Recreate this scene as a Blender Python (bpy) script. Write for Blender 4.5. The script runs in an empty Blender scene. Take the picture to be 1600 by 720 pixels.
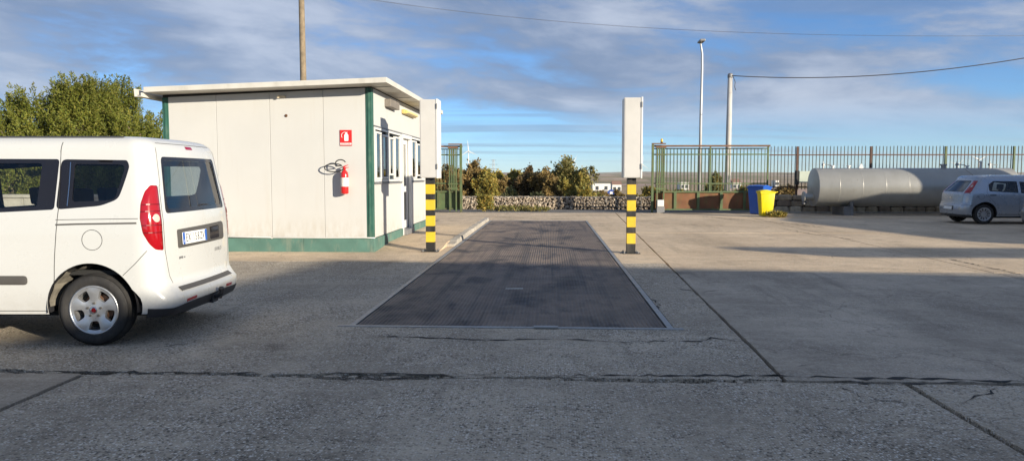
import bpy, bmesh, math, random
import numpy as np
from mathutils import Vector, Matrix
from mathutils.geometry import delaunay_2d_cdt
PI = math.pi
R = math.radians
random.seed(7); RNG = np.random.default_rng(7)
S = bpy.context.scene
COL = S.collection

# ------------------------------------------------------------------ camera
FPX, PW, PH, CAMH = 1200.0, 1600.0, 720.0, 1.5
YAW, PITCH = math.atan(60/1200), math.atan(86/1200)
cam_d = bpy.data.cameras.new('camera'); cam = bpy.data.objects.new('camera', cam_d); COL.objects.link(cam)
cam.location = (0, 0, CAMH); cam.rotation_euler = (PI/2-PITCH, 0, YAW)
cam_d.sensor_fit = 'HORIZONTAL'; cam_d.sensor_width = 36.0; cam_d.lens = 36.0*FPX/PW
cam_d.clip_start = 0.05; cam_d.clip_end = 20000
S.camera = cam
# ------------------------------------------------------------------ sun, sky, exposure
SUN_EL = R(13.3); TE = math.tan(SUN_EL)
DX, DY = -0.783, 0.622                      # the way shadows fall on the ground
sun_d = bpy.data.lights.new('sun', 'SUN'); sun = bpy.data.objects.new('sun', sun_d); COL.objects.link(sun)
sun_d.energy = 4.5; sun_d.angle = R(0.53); sun_d.color = (1.0, 0.90, 0.73)
sun.rotation_euler = Vector((DX*math.cos(SUN_EL), DY*math.cos(SUN_EL), -math.sin(SUN_EL))).to_track_quat('-Z', 'Y').to_euler()
sun.location = (20, -16, 12)
W = bpy.data.worlds.new('World'); S.world = W; W.use_nodes = True
S.view_settings.view_transform = 'Standard'; S.view_settings.look = 'None'
S.view_settings.exposure = 0.95; S.view_settings.gamma = 1.0; S.view_settings.use_curve_mapping = False
S.render.engine = 'CYCLES'
S.cycles.max_bounces = 8; S.cycles.transparent_max_bounces = 16
S.render.resolution_x = 1024; S.render.resolution_y = 460
def build_sky():
    nt = W.node_tree; N = nt.nodes; L = nt.links; N.clear()
    def n(t, **k):
        o = N.new(t)
        for a, b in k.items(): setattr(o, a, b)
        return o
    def mth(op, a, b=None, c=None, clamp=False):
        o = n('ShaderNodeMath', operation=op); o.use_clamp = clamp
        for i, v in enumerate((a, b, c)):
            if v is None: continue
            if isinstance(v, (int, float)): o.inputs[i].default_value = v
            else: L.new(v, o.inputs[i])
        return o.outputs[0]
    out = n('ShaderNodeOutputWorld'); bg = n('ShaderNodeBackground'); bg.inputs[1].default_value = 0.112
    sky = n('ShaderNodeTexSky', sky_type='NISHITA'); sky.sun_disc = False
    sky.sun_elevation = SUN_EL; sky.sun_rotation = math.atan2(-DX, -DY)
    sky.air_density = 0.7; sky.dust_density = 0.0; sky.ozone_density = 4.0; sky.altitude = 0
    tc = n('ShaderNodeTexCoord'); sx = n('ShaderNodeSeparateXYZ'); L.new(tc.outputs['Generated'], sx.inputs[0])
    zc = mth('MAXIMUM', sx.outputs[2], 0.0); zz = mth('ADD', zc, 0.10)
    u = mth('DIVIDE', sx.outputs[0], zz); v = mth('DIVIDE', sx.outputs[1], zz)
    # layered cloud deck, streaked roughly along x
    def layer(ax, ay, sc, seed, det, rough, dist, rot=0.0):
        cb = n('ShaderNodeCombineXYZ')
        uu = mth('MULTIPLY_ADD', v, math.sin(rot), mth('MULTIPLY', u, math.cos(rot)))
        vv = mth('MULTIPLY_ADD', u, -math.sin(rot), mth('MULTIPLY', v, math.cos(rot)))
        L.new(mth('MULTIPLY', uu, ax), cb.inputs[0]); L.new(mth('MULTIPLY', vv, ay), cb.inputs[1]); cb.inputs[2].default_value = seed
        t = n('ShaderNodeTexNoise'); t.inputs['Scale'].default_value = sc; t.inputs['Detail'].default_value = det
        t.inputs['Roughness'].default_value = rough; t.inputs['Distortion'].default_value = dist
        L.new(cb.outputs[0], t.inputs['Vector']); return t.outputs[0]
    def ramp(f, lo, hi):
        m = n('ShaderNodeMapRange', interpolation_type='SMOOTHSTEP'); m.inputs[1].default_value = lo; m.inputs[2].default_value = hi
        L.new(f, m.inputs[0]); return m.outputs[0]
    def dome(sx_, sz_, sc, seed, det, rough, dist):
        cb = n('ShaderNodeCombineXYZ'); L.new(mth('MULTIPLY_ADD', sx.outputs[0], sx_, seed), cb.inputs[0]); L.new(mth('MULTIPLY', sx.outputs[1], sx_), cb.inputs[1])
        L.new(mth('MULTIPLY_ADD', sx.outputs[2], sz_, mth('MULTIPLY', sx.outputs[0], 0.35)), cb.inputs[2])
        t = n('ShaderNodeTexNoise'); t.inputs['Scale'].default_value = sc; t.inputs['Detail'].default_value = det; t.inputs['Roughness'].default_value = rough; t.inputs['Distortion'].default_value = dist
        L.new(cb.outputs[0], t.inputs['Vector']); return t.outputs[0]
    big = layer(0.42, 0.60, 0.8, 3.3, 5, 0.55, 0.3, 0.25)
    fine = dome(1.0, 3.4, 4.2, 3.1, 9, 0.60, 0.25)
    streak = layer(0.10, 1.0, 2.2, 5.7, 5, 0.6, 0.2, 0.05)
    mix = mth('ADD', mth('MULTIPLY', big, 0.45), mth('MULTIPLY', fine, 0.55))
    cover = ramp(mix, 0.38, 0.53)
    thin = ramp(streak, 0.46, 0.70)
    fade = ramp(sx.outputs[2], 0.02, 0.10)
    mask = mth('MULTIPLY', mth('MAXIMUM', mth('MULTIPLY', cover, 0.92), mth('MULTIPLY', thin, 0.22)), fade, clamp=True)
    low = mth('MULTIPLY', mth('MULTIPLY', ramp(streak, 0.44, 0.66), 0.55), ramp(sx.outputs[2], 0.0, 0.03))
    mask = mth('MAXIMUM', mask, low)
    shade = ramp(mth('ADD', mth('MULTIPLY', fine, 0.6), mth('MULTIPLY', dome(1.0, 3.0, 2.0, 7.7, 5, 0.55, 0.1), 0.4)), 0.42, 0.64)
    cc = n('ShaderNodeMix', data_type='RGBA'); L.new(shade, cc.inputs[0])
    cc.inputs[6].default_value = (0.95, 1.32, 2.05, 1); cc.inputs[7].default_value = (2.45, 2.75, 3.35, 1)
    skyt = n('ShaderNodeMix', data_type='RGBA', blend_type='MULTIPLY'); skyt.inputs[0].default_value = 1.0
    L.new(sky.outputs[0], skyt.inputs[6]); skyt.inputs[7].default_value = (0.60, 0.70, 0.77, 1)
    mx = n('ShaderNodeMix', data_type='RGBA'); L.new(mask, mx.inputs[0]); L.new(skyt.outputs[2], mx.inputs[6]); L.new(cc.outputs[2], mx.inputs[7])
    L.new(mx.outputs[2], bg.inputs[0]); L.new(bg.outputs[0], out.inputs[0])
build_sky()

# ------------------------------------------------------------------ pixel helpers (a pixel is a direction)
_f = np.array([-math.sin(YAW)*math.cos(PITCH), math.cos(YAW)*math.cos(PITCH), -math.sin(PITCH)])
_r = np.array([math.cos(YAW), math.sin(YAW), 0.0]); _u = np.cross(_r, _f); _c = np.array([0, 0, CAMH])
def ray(x, y): return _f + _r*(x-PW/2)/FPX - _u*(y-PH/2)/FPX
def gp(x, y, z=0.0):
    d = ray(x, y); return _c + d*(z-CAMH)/d[2]
def atY(x, y, Y):
    d = ray(x, y); return _c + d*(Y/d[1])

# ------------------------------------------------------------------ mesh helpers
class MB:
    def __init__(s): s.v = []; s.f = []
    def add(s, vs, fs):
        b = len(s.v); s.v += [tuple(map(float, p)) for p in vs]; s.f += [tuple(i+b for i in q) for q in fs]; return s
    def box(s, x0, x1, y0, y1, z0, z1):
        return s.add([(x0,y0,z0),(x1,y0,z0),(x1,y1,z0),(x0,y1,z0),(x0,y0,z1),(x1,y0,z1),(x1,y1,z1),(x0,y1,z1)],
                     [(0,3,2,1),(4,5,6,7),(0,1,5,4),(1,2,6,5),(2,3,7,6),(3,0,4,7)])
    def prism(s, poly, z0, z1):
        n = len(poly)
        return s.add([(p[0],p[1],z0) for p in poly]+[(p[0],p[1],z1) for p in poly],
                     [tuple(reversed(range(n))), tuple(range(n,2*n))]+[(i,(i+1)%n,(i+1)%n+n,i+n) for i in range(n)])
    def prism_y(s, poly, y0, y1):      # poly of (x,z), CCW seen from -y
        n = len(poly)
        return s.add([(p[0],y0,p[1]) for p in poly]+[(p[0],y1,p[1]) for p in poly],
                     [tuple(range(n)), tuple(reversed(range(n,2*n)))]+[(i,i+n,(i+1)%n+n,(i+1)%n) for i in range(n)])
    def tube(s, pts, r, n=8, cap=True):
        pts = [Vector(p) for p in pts]; rs = r if hasattr(r, '__len__') else [r]*len(pts)
        rings = []; up = None
        for i, p in enumerate(pts):
            t = (pts[min(i+1,len(pts)-1)]-pts[max(i-1,0)]).normalized()
            if up is None: up = t.orthogonal().normalized()
            up = (up - t*up.dot(t)); up = up.normalized() if up.length > 1e-6 else t.orthogonal().normalized()
            w = t.cross(up)
            rings.append([p+(up*math.cos(2*PI*k/n)+w*math.sin(2*PI*k/n))*rs[i] for k in range(n)])
        vs = [q for g in rings for q in g]; m = len(pts)
        fs = [(i*n+k, i*n+(k+1)%n, (i+1)*n+(k+1)%n, (i+1)*n+k) for i in range(m-1) for k in range(n)]
        if cap: fs += [tuple(reversed(range(n))), tuple(range((m-1)*n, m*n))]
        return s.add(vs, fs)
    def lathe(s, prof, n=32, axis='z', c=(0,0,0), cap=False):   # prof: (r, h)
        vs = []
        for r_, h in prof:
            for k in range(n):
                a = 2*PI*k/n; p = (r_*math.cos(a), r_*math.sin(a), h)
                if axis == 'x': p = (h, p[0], p[1])
                elif axis == 'y': p = (p[1], h, p[0])
                vs.append((p[0]+c[0], p[1]+c[1], p[2]+c[2]))
        m = len(prof)
        fs = [(i*n+k, i*n+(k+1)%n, (i+1)*n+(k+1)%n, (i+1)*n+k) for i in range(m-1) for k in range(n)]
        if cap: fs += [tuple(reversed(range(n))), tuple(range((m-1)*n, m*n))]
        return s.add(vs, fs)
    def mesh(s, name, off=None, smooth=False, bevel=0.0):
        me = bpy.data.meshes.new(name)
        v = s.v if off is None else [(p[0]-off[0],p[1]-off[1],p[2]-off[2]) for p in s.v]
        me.from_pydata(v, [], s.f)
        if bevel > 0:
            bm = bmesh.new(); bm.from_mesh(me); bm.normal_update()
            ed = [e for e in bm.edges if len(e.link_faces) == 2 and e.calc_face_angle(0) > 0.6]
            bmesh.ops.bevel(bm, geom=ed, offset=bevel, segments=2, affect='EDGES', profile=0.6)
            bm.to_mesh(me); bm.free()
        if smooth: me.shade_smooth()
        me.update(); return me
    def build(s, name, mat, parent=None, off=None, smooth=False, bevel=0.0, auto=None):
        if off is None and parent is not None and parent.get('_off'): off = tuple(parent['_loc'])
        me = s.mesh(name, off, smooth, bevel)
        if auto is not None:
            me.shade_smooth(); me.set_sharp_from_angle(angle=R(auto))
        return link(name, me, mat, parent)
def link(name, me, mat=None, parent=None, loc=None):
    o = bpy.data.objects.new(name, me); COL.objects.link(o)
    if mat is not None and me is not None and not me.materials: me.materials.append(mat)
    if parent is not None: o.parent = parent
    if loc is not None: o.location = loc
    return o
def tag(o, label=None, cat=None, group=None, kind=None):
    if label: o['label'] = label
    if cat: o['category'] = cat
    if group: o['group'] = group
    if kind: o['kind'] = kind
    return o
def thing(name, label, cat, loc=(0,0,0), rz=0.0, group=None, world=True):
    o = bpy.data.objects.new(name, None); COL.objects.link(o); o.location = [float(q) for q in loc]; o.rotation_euler = (0,0,rz)
    o.empty_display_size = 0.2
    tag(o, label, cat, group)
    if world and rz == 0: o['_off'] = 1; o['_loc'] = [float(q) for q in loc]
    return o

# ------------------------------------------------------------------ materials
MATS = {}
class NB:
    """tiny node builder"""
    def __init__(s, name):
        s.m = bpy.data.materials.new(name); s.m.use_nodes = True; s.nt = s.m.node_tree; s.N = s.nt.nodes; s.L = s.nt.links
        s.b = s.N['Principled BSDF']; s.out = s.N['Material Output']; MATS[name] = s.m
        s.tc = s.N.new('ShaderNodeTexCoord')
    def co(s, kind='Object', scale=(1,1,1), rot=(0,0,0)):
        m = s.N.new('ShaderNodeMapping'); m.inputs['Scale'].default_value = scale; m.inputs['Rotation'].default_value = rot
        if kind == 'World':
            g = s.N.new('ShaderNodeNewGeometry'); s.L.new(g.outputs['Position'], m.inputs[0])
        else: s.L.new(s.tc.outputs[kind], m.inputs[0])
        return m.outputs[0]
    def noise(s, co, sc, det=4, rough=0.55, dist=0.0):
        t = s.N.new('ShaderNodeTexNoise'); s.L.new(co, t.inputs['Vector'])
        t.inputs['Scale'].default_value = sc; t.inputs['Detail'].default_value = det; t.inputs['Roughness'].default_value = rough; t.inputs['Distortion'].default_value = dist
        return t.outputs[0]
    def voro(s, co, sc, feat='F1', out='Distance', rnd=1.0):
        t = s.N.new('ShaderNodeTexVoronoi'); t.feature = feat; s.L.new(co, t.inputs['Vector']); t.inputs['Scale'].default_value = sc; t.inputs['Randomness'].default_value = rnd
        return t.outputs[out]
    def ramp(s, f, stops):
        r = s.N.new('ShaderNodeValToRGB'); e = r.color_ramp.elements
        while len(e) < len(stops): e.new(0.5)
        for el, (p, c) in zip(e, stops):
            el.position = p; el.color = (c, c, c, 1) if isinstance(c, (int, float)) else (*c, 1)
        s.L.new(f, r.inputs[0]); return r.outputs[0]
    def mix(s, f, a, b, mode='MIX'):
        m = s.N.new('ShaderNodeMix'); m.data_type = 'RGBA'; m.blend_type = mode
        for i, v in ((0, f), (6, a), (7, b)):
            if isinstance(v, (int, float)): m.inputs[i].default_value = v if i == 0 else (v, v, v, 1)
            elif isinstance(v, tuple): m.inputs[i].default_value = (*v, 1)
            else: s.L.new(v, m.inputs[i])
        return m.outputs[2]
    def math(s, op, a, b=0.0, clamp=False):
        m = s.N.new('ShaderNodeMath'); m.operation = op; m.use_clamp = clamp
        for i, v in enumerate((a, b)):
            if isinstance(v, (int, float)): m.inputs[i].default_value = v
            else: s.L.new(v, m.inputs[i])
        return m.outputs[0]
    def bump(s, h, strength=0.3, dist=0.01, nrm=None):
        b = s.N.new('ShaderNodeBump'); b.inputs['Strength'].default_value = strength; b.inputs['Distance'].default_value = dist
        s.L.new(h, b.inputs['Height'])
        if nrm is not None: s.L.new(nrm, b.inputs['Normal'])
        s.L.new(b.outputs[0], s.b.inputs['Normal']); return b.outputs[0]
    def set(s, **k):
        for a, v in k.items():
            i = s.b.inputs[a.replace('_', ' ')]
            if isinstance(v, (int, float)): i.default_value = v
            elif isinstance(v, tuple): i.default_value = (*v, 1)
            else: s.L.new(v, i)
        return s
def painted(name, col, rough=0.5, var=0.12, metal=0.0, scale=3.0, dirt=None, amount=0.35, bump=0.0, coat=0.0):
    n = NB(name); co = n.co('World')
    f = n.noise(co, scale, 5, 0.6)
    c = n.mix(n.ramp(f, [(0.35, 0.0), (0.7, 1.0)]), tuple(q*(1-var) for q in col), tuple(min(1, q*(1+var*0.5)) for q in col))
    if dirt:
        g = n.ramp(n.noise(n.co('World', (1,1,0.35)), scale*2.2, 7, 0.68), [(0.50, 0.0), (0.72, 1.0)])
        c = n.mix(n.math('MULTIPLY', g, amount), c, dirt)
    n.set(Base_Color=c, Roughness=n.ramp(n.noise(co, scale*4, 3), [(0.3, max(0.02, rough-0.07)), (0.7, min(1, rough+0.1))]), Metallic=metal, Coat_Weight=coat)
    if bump: n.bump(n.noise(co, scale*12, 4), bump, 0.004)
    return n.m
def plain(name, col, rough=0.5, metal=0.0, **k):
    n = NB(name); co = n.co('Object'); f = n.noise(co, 9, 4)
    n.set(Base_Color=n.mix(f, tuple(q*0.93 for q in col), tuple(min(1, q*1.05) for q in col)), Roughness=rough, Metallic=metal, **k); return n.m
def glass(name, tint=(0.75, 0.8, 0.8), mixf=0.25):
    n = NB(name); N, L = n.N, n.L
    t = N.new('ShaderNodeBsdfTransparent'); t.inputs[0].default_value = (*tint, 1)
    g = N.new('ShaderNodeBsdfGlossy'); g.inputs['Roughness'].default_value = 0.015
    fr = N.new('ShaderNodeFresnel'); fr.inputs[0].default_value = 1.5
    f = n.math('ADD', fr.outputs[0], mixf, clamp=True)
    wn = n.noise(n.co('Object'), 2.5, 2); b = N.new('ShaderNodeBump'); b.inputs['Strength'].default_value = 0.02; b.inputs['Distance'].default_value = 0.02
    L.new(wn, b.inputs['Height']); L.new(b.outputs[0], g.inputs['Normal'])
    m = N.new('ShaderNodeMixShader'); L.new(f, m.inputs[0]); L.new(t.outputs[0], m.inputs[1]); L.new(g.outputs[0], m.inputs[2]); L.new(m.outputs[0], n.out.inputs[0])
    return n.m
def concrete(name, base, dark, rough=0.9, aggregate=0.0, stain=0.5, tint=(0.30,0.25,0.19)):
    n = NB(name); co = n.co('World')
    wob = n.N.new('ShaderNodeTexNoise'); n.L.new(co, wob.inputs['Vector']); wob.inputs['Scale'].default_value = 1.7; wob.inputs['Detail'].default_value = 4
    va = n.N.new('ShaderNodeVectorMath'); va.operation = 'SCALE'; n.L.new(wob.outputs['Color'], va.inputs[0]); va.inputs[3].default_value = 0.7
    vb = n.N.new('ShaderNodeVectorMath'); vb.operation = 'ADD'; n.L.new(co, vb.inputs[0]); n.L.new(va.outputs[0], vb.inputs[1]); wco = vb.outputs[0]
    n1 = n.noise(co, 0.42, 7, 0.62, 0.5); n2 = n.noise(co, 3.2, 8, 0.68); n3 = n.noise(co, 60, 3, 0.6)
    c = n.mix(n.ramp(n1, [(0.36, 0.0), (0.64, 1.0)]), dark, base)
    c = n.mix(n.math('MULTIPLY', n.ramp(n2, [(0.46, 0.0), (0.70, 1.0)]), 0.5), c, tuple(q*0.60 for q in dark))
    c = n.mix(n.math('MULTIPLY', n.ramp(n.noise(co, 12, 5, 0.7), [(0.40, 1.0), (0.60, 0.0)]), 0.30), c, tuple(min(1, q*1.15) for q in base))
    c = n.mix(n.math('MULTIPLY', n.ramp(n.noise(n.co('World', (0.35,0.10,1), (0,0,0.2)), 1.6, 6, 0.65), [(0.50, 0.0), (0.64, 1.0)]), stain*0.75), c, tuple(q*0.5 for q in dark))
    # long scuffs left by tyres sweeping through the yard
    sc = n.ramp(n.noise(n.co('World', (0.25, 3.5, 1), (0,0,0.35)), 1.3, 7, 0.7), [(0.54, 0.0), (0.68, 1.0)])
    c = n.mix(n.math('MULTIPLY', sc, 0.35), c, tuple(min(1, q*1.3) for q in base))
    sd_ = n.ramp(n.noise(n.co('World', (2.6, 0.22, 1), (0,0,-0.12)), 1.2, 6, 0.65), [(0.57, 0.0), (0.68, 1.0)])
    c = n.mix(n.math('MULTIPLY', sd_, 0.38*stain+0.1), c, tuple(q*0.45 for q in dark))
    c = n.mix(n.math('MULTIPLY', n.ramp(n.noise(co, 1.1, 5), [(0.50, 0.0), (0.66, 1.0)]), 0.35), c, tint)
    # oil drips
    oil = n.math('MULTIPLY', n.ramp(n.voro(wco, 0.75), [(0.10, 1.0), (0.22, 0.0)]), n.ramp(n.noise(co, 0.6, 2), [(0.48, 0.0), (0.56, 1.0)]))
    c = n.mix(n.math('MULTIPLY', oil, 0.55*stain+0.1), c, tuple(q*0.3 for q in dark))
    # hairline cracks, only in places
    ck = n.math('MULTIPLY', n.ramp(n.voro(wco, 0.55, 'DISTANCE_TO_EDGE'), [(0.0, 1.0), (0.008, 0.0)]), n.ramp(n.noise(co, 0.5, 3), [(0.46, 0.0), (0.56, 1.0)]))
    c = n.mix(n.math('MULTIPLY', ck, 0.4), c, tuple(q*0.2 for q in dark))
    h = n.math('ADD', n.math('MULTIPLY', n2, 0.6), n.math('MULTIPLY', n3, 0.25)); h = n.math('SUBTRACT', h, n.math('MULTIPLY', ck, 0.5))
    if aggregate:
        wear = n.ramp(n.noise(co, 0.8, 5, 0.65), [(0.34, 0.3), (0.60, 1.0)])
        for scl, lo, hi in ((66, 0.54, 0.68), (40, 0.76, 0.86)):
            vd = n.voro(co, scl); vc = n.voro(co, scl, out='Color'); vs = n.N.new('ShaderNodeSeparateColor'); n.L.new(vc, vs.inputs[0])
            pale = n.math('MULTIPLY', n.ramp(vs.outputs[0], [(lo, 0.0), (hi, 1.0)]), n.ramp(vd, [(0.25, 1.0), (0.5, 0.0)]))
            deep = n.math('MULTIPLY', n.ramp(vs.outputs[1], [(lo-.05, 0.0), (hi, 1.0)]), n.ramp(vd, [(0.25, 1.0), (0.6, 0.0)]))
            c = n.mix(n.math('MULTIPLY', n.math('MULTIPLY', deep, aggregate), wear), c, tuple(q*0.22 for q in dark))
            c = n.mix(n.math('MULTIPLY', n.math('MULTIPLY', pale, aggregate), wear), c, (0.80, 0.74, 0.65))
            h = n.math('ADD', h, n.math('MULTIPLY', n.math('SUBTRACT', 0.6, vd), 0.8*aggregate))
    else:
        g = n.ramp(n.noise(co, 38, 4, 0.7), [(0.56, 0.0), (0.68, 1.0)])
        c = n.mix(n.math('MULTIPLY', g, 0.5), c, tuple(q*0.4 for q in dark))
    n.set(Base_Color=c, Roughness=rough, Specular_IOR_Level=0.35); n.bump(h, 0.9 if aggregate else 0.5, 0.014); return n.m
def foliage(name, cols, rough=0.6, trans=0.33):
    n = NB(name); N, L = n.N, n.L
    g = N.new('ShaderNodeNewGeometry')
    k = len(cols); c = n.ramp(g.outputs['Random Per Island'], [((i+0.5)/k, q) for i, q in enumerate(cols)])
    big = n.ramp(n.noise(n.co('Object'), 1.1, 3), [(0.35, 0.65), (0.7, 1.2)])
    c = n.mix(1.0, c, big, 'MULTIPLY'); n.set(Base_Color=c, Roughness=rough, Specular_IOR_Level=0.25)
    t = N.new('ShaderNodeBsdfTranslucent'); L.new(c, t.inputs[0]); m = N.new('ShaderNodeMixShader'); m.inputs[0].default_value = trans
    L.new(n.b.outputs[0], m.inputs[1]); L.new(t.outputs[0], m.inputs[2]); L.new(m.outputs[0], n.out.inputs[0]); return n.m
M = {}
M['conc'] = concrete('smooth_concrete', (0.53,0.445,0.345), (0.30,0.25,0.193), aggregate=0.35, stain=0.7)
M['conc_sun'] = concrete('sunlit_concrete', (0.70,0.545,0.375), (0.51,0.385,0.255), aggregate=0.4, stain=0.5, tint=(0.50,0.37,0.25))  # concrete for the sunlit slabs, warm sunlight put into its colour
M['agg'] = concrete('exposed_aggregate', (0.58,0.49,0.375), (0.34,0.283,0.215), aggregate=1.0, stain=0.6)
M['dirt'] = concrete('joint_dirt', (0.045,0.042,0.04), (0.02,0.019,0.018), stain=0.2, tint=(0.04,0.035,0.03))
M['asphalt'] = concrete('road_asphalt', (0.20,0.185,0.168), (0.13,0.12,0.108), aggregate=0.4, tint=(0.09,0.08,0.07))
M['kerb'] = concrete('kerb_stone', (0.46,0.42,0.36), (0.32,0.29,0.25), stain=0.3)
M['crack'] = plain('crack_fill', (0.022,0.021,0.020), 0.95)
def deckmat():
    n = NB('tread_steel'); co = n.co('World')
    f = n.ramp(n.noise(co, 0.9, 7, 0.65, 0.6), [(0.36, 0.0), (0.62, 1.0)])
    c = n.mix(f, (0.125,0.10,0.085), (0.215,0.168,0.132))
    edge = n.ramp(n.noise(n.co('World', (1.4,0.22,1)), 1.3, 7, 0.7), [(0.48, 0.0), (0.66, 1.0)])
    c = n.mix(n.math('MULTIPLY', edge, 0.45), c, (0.21,0.165,0.13))
    wet = n.ramp(n.noise(n.co('World', (1.5,0.75,1)), 1.0, 5, 0.6, 0.3), [(0.51, 0.0), (0.64, 1.0)])
    c = n.mix(n.math('MULTIPLY', wet, 0.78), c, (0.020,0.021,0.027))
    rub = n.ramp(n.noise(n.co('World', (5,0.12,1)), 1.0, 5, 0.6), [(0.52, 0.0), (0.62, 1.0)])
    c = n.mix(n.math('MULTIPLY', rub, 0.45), c, (0.03,0.03,0.034))
    n.set(Base_Color=c, Roughness=n.ramp(n.noise(co, 6, 4), [(0.3, 0.55), (0.7, 0.75)]), Metallic=0.1)
    n.bump(n.noise(co, 90, 3), 0.15, 0.003); return n.m
M['deck'] = deckmat()
M['galv'] = painted('galvanised_steel', (0.36,0.355,0.345), 0.5, 0.2, 0.6, 4, (0.18,0.15,0.12), 0.4)

# ------------------------------------------------------------------ ground
ground = MB()
ground.add([(-260,-220,-0.06),(260,-220,-0.06),(260,35.2,-0.06),(-260,35.2,-0.06)], [(0,1,2,3)])
ground = tag(ground.build('ground', M['dirt']), kind='structure')
road = tag(MB().box(-200,200,31.0,34.6,-0.055,-0.012).build('road', M['asphalt']), kind='structure')
def jag(p, q, amp, step=0.09, seed=0):
    """points from p to q, edge chipped sideways by up to amp"""
    p = np.array(p, float); q = np.array(q, float); L_ = np.linalg.norm(q-p); k = max(1, int(L_/step)) if amp > 0 else 1
    if k > 260: k = 260
    t = (q-p)/L_; nrm = np.array([t[1], -t[0]]); rg = np.random.default_rng(seed)
    r1 = rg.normal(0, 0.35, k+1); r2 = np.interp(np.arange(k+1), np.arange(0, k+6, 5), rg.normal(0, 0.7, len(np.arange(0, k+6, 5))))
    d = (r1+r2)*amp; d[0] = 0; d = np.clip(d, -2.2*amp, 0.6*amp)
    return [tuple(p+t*L_*i/k+nrm*d[i]) for i in range(k)]
def slab(edges, mat, z=0.0, seed=0):
    """edges: list of (point, chip amplitude of the edge leaving it), counter-clockwise"""
    pts = []
    for i, (p, a) in enumerate(edges): pts += jag(p, edges[(i+1) % len(edges)][0], a, seed=seed*17+i)
    mb = MB().prism(pts, -0.055, z); o = mb.build('concrete_slab', mat, ground); return o
JX = lambda y: 1.74+0.035*(y-6.0)
g2 = 0.018
sd = 1
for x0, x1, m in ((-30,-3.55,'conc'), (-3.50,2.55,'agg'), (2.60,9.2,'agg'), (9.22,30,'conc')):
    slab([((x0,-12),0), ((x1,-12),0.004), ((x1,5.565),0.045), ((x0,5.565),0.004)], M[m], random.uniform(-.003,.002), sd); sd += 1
# apron round the weighbridge
slab([((-30,5.66),0.03), ((JX(5.66)-.02,5.66),0.006), ((JX(13.2)-.02,13.2),0.003), ((1.225,13.2),0), ((1.225,7.46),0), ((-2.025,7.46),0), ((-2.025,13.2),0.003), ((-30,13.2),0)], M['agg'], 0.0, sd); sd += 1
slab([((-30,13.212),0), ((-2.025,13.212),0), ((-2.025,25.5),0), ((-2.025,30.95),0), ((-30,30.95),0)], M['conc_sun'], 0.001, sd); sd += 1
slab([((1.225,13.212),0), ((JX(13.2)-.02,13.212),0.006), ((JX(25.5)-.02,25.5),0), ((1.225,25.5),0)], M['conc_sun'], 0.0, sd); sd += 1
slab([((-2.015,25.515),0.003), ((JX(25.5)-.02,25.515),0.004), ((JX(30.95)-.02,30.95),0), ((-2.015,30.95),0)], M['conc_sun'], 0.0, sd); sd += 1
rows = [5.66, 12.15, 20.3, 27.7, 30.95]; cols = [None, 7.0, 12.0, 17.5, 32.0]
for r_ in range(4):
    y0, y1 = rows[r_]+(0.0 if r_ == 0 else g2/2), rows[r_+1]-g2/2
    for c_ in range(4):
        xl = (lambda y: JX(y)+.015) if c_ == 0 else (lambda y, c_=c_: cols[c_]-0.15+0.02*(y-12)+g2/2)
        xr = lambda y, c_=c_: cols[c_+1]-0.15+0.02*(y-12)-g2/2
        slab([((xl(y0),y0), 0.022 if r_ == 0 else 0.005), ((xr(y0),y0),0.005), ((xr(y1),y1),0.005), ((xl(y1),y1),0.006)],
             M['conc'] if r_ < 1 else M['conc_sun'], random.uniform(-.004,.003), sd); sd += 1  # rows beyond the shadow edge take the sunlit colour
# broken chips of concrete left standing in the wide cross joint
x = -5.6
while x < 5.2:
    w = random.uniform(0.05, 0.26); k = random.randint(5, 7)
    cy = 5.595+random.uniform(-.035,.02); hy = random.uniform(0.014, 0.05)
    poly = [(x+w/2+w/2*math.cos(2*PI*i/k)*random.uniform(.8,1.05), cy+hy*math.sin(2*PI*i/k+.3)*random.uniform(.75,1.2)) for i in range(k)]
    if random.random() < 0.8: MB().prism(poly, -0.05, random.uniform(-0.012, 0.003)).build('concrete_chip', M['agg'], ground)
    x += w+random.uniform(0.008, 0.05)
def crack(px, w, seed=0):
    """a thin open crack through slab points given on the ground"""
    rg = random.Random(seed); pts = []
    for a, b in zip(px[:-1], px[1:]):
        a = np.array(a); b = np.array(b); k = max(2, int(np.linalg.norm(b-a)/0.07)); t = (b-a)/np.linalg.norm(b-a); nn = np.array([-t[1], t[0]])
        for i in range(k): pts.append(a+(b-a)*i/k+nn*rg.gauss(0, 0.018))
    pts.append(np.array(px[-1])); vs = []; fs = []
    for i, p in enumerate(pts):
        t = pts[min(i+1,len(pts)-1)]-pts[max(i-1,0)]; t = t/(np.linalg.norm(t)+1e-9); nn = np.array([-t[1], t[0]])
        hw = w*0.5*rg.choice((0.12,0.3,0.6,0.9,1.3,1.8))*min(1, (min(i, len(pts)-1-i)+0.6)/4)
        vs += [(*(p+nn*hw), 0.0045), (*(p-nn*hw), 0.0045)]
        if i: fs.append((2*i-2, 2*i-1, 2*i+1, 2*i))
    MB().add(vs, fs).build('crack', M['crack'], ground)
G2 = lambda *pp: [tuple(gp(*p)[:2]) for p in pp]
crack(G2((575,525),(640,527),(760,531),(800,530),(880,530),(960,533),(1060,533),(1095,534),(1112,527),(1160,534)), 0.022, 3)
crack(G2((60,581),(230,583),(330,582),(420,584)), 0.03, 30)
crack(G2((480,582),(560,584),(660,585),(800,586)), 0.026, 31)
crack(G2((860,587),(1000,587),(1120,587),(1240,587)), 0.028, 32)
crack(G2((1180,586),(1260,588),(1330,589),(1400,591),(1470,592),(1530,594),(1600,596)), 0.045, 33)
crack(G2((1290,594),(1370,599),(1450,600),(1500,596),(1545,601),(1600,600)), 0.025, 34)
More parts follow.
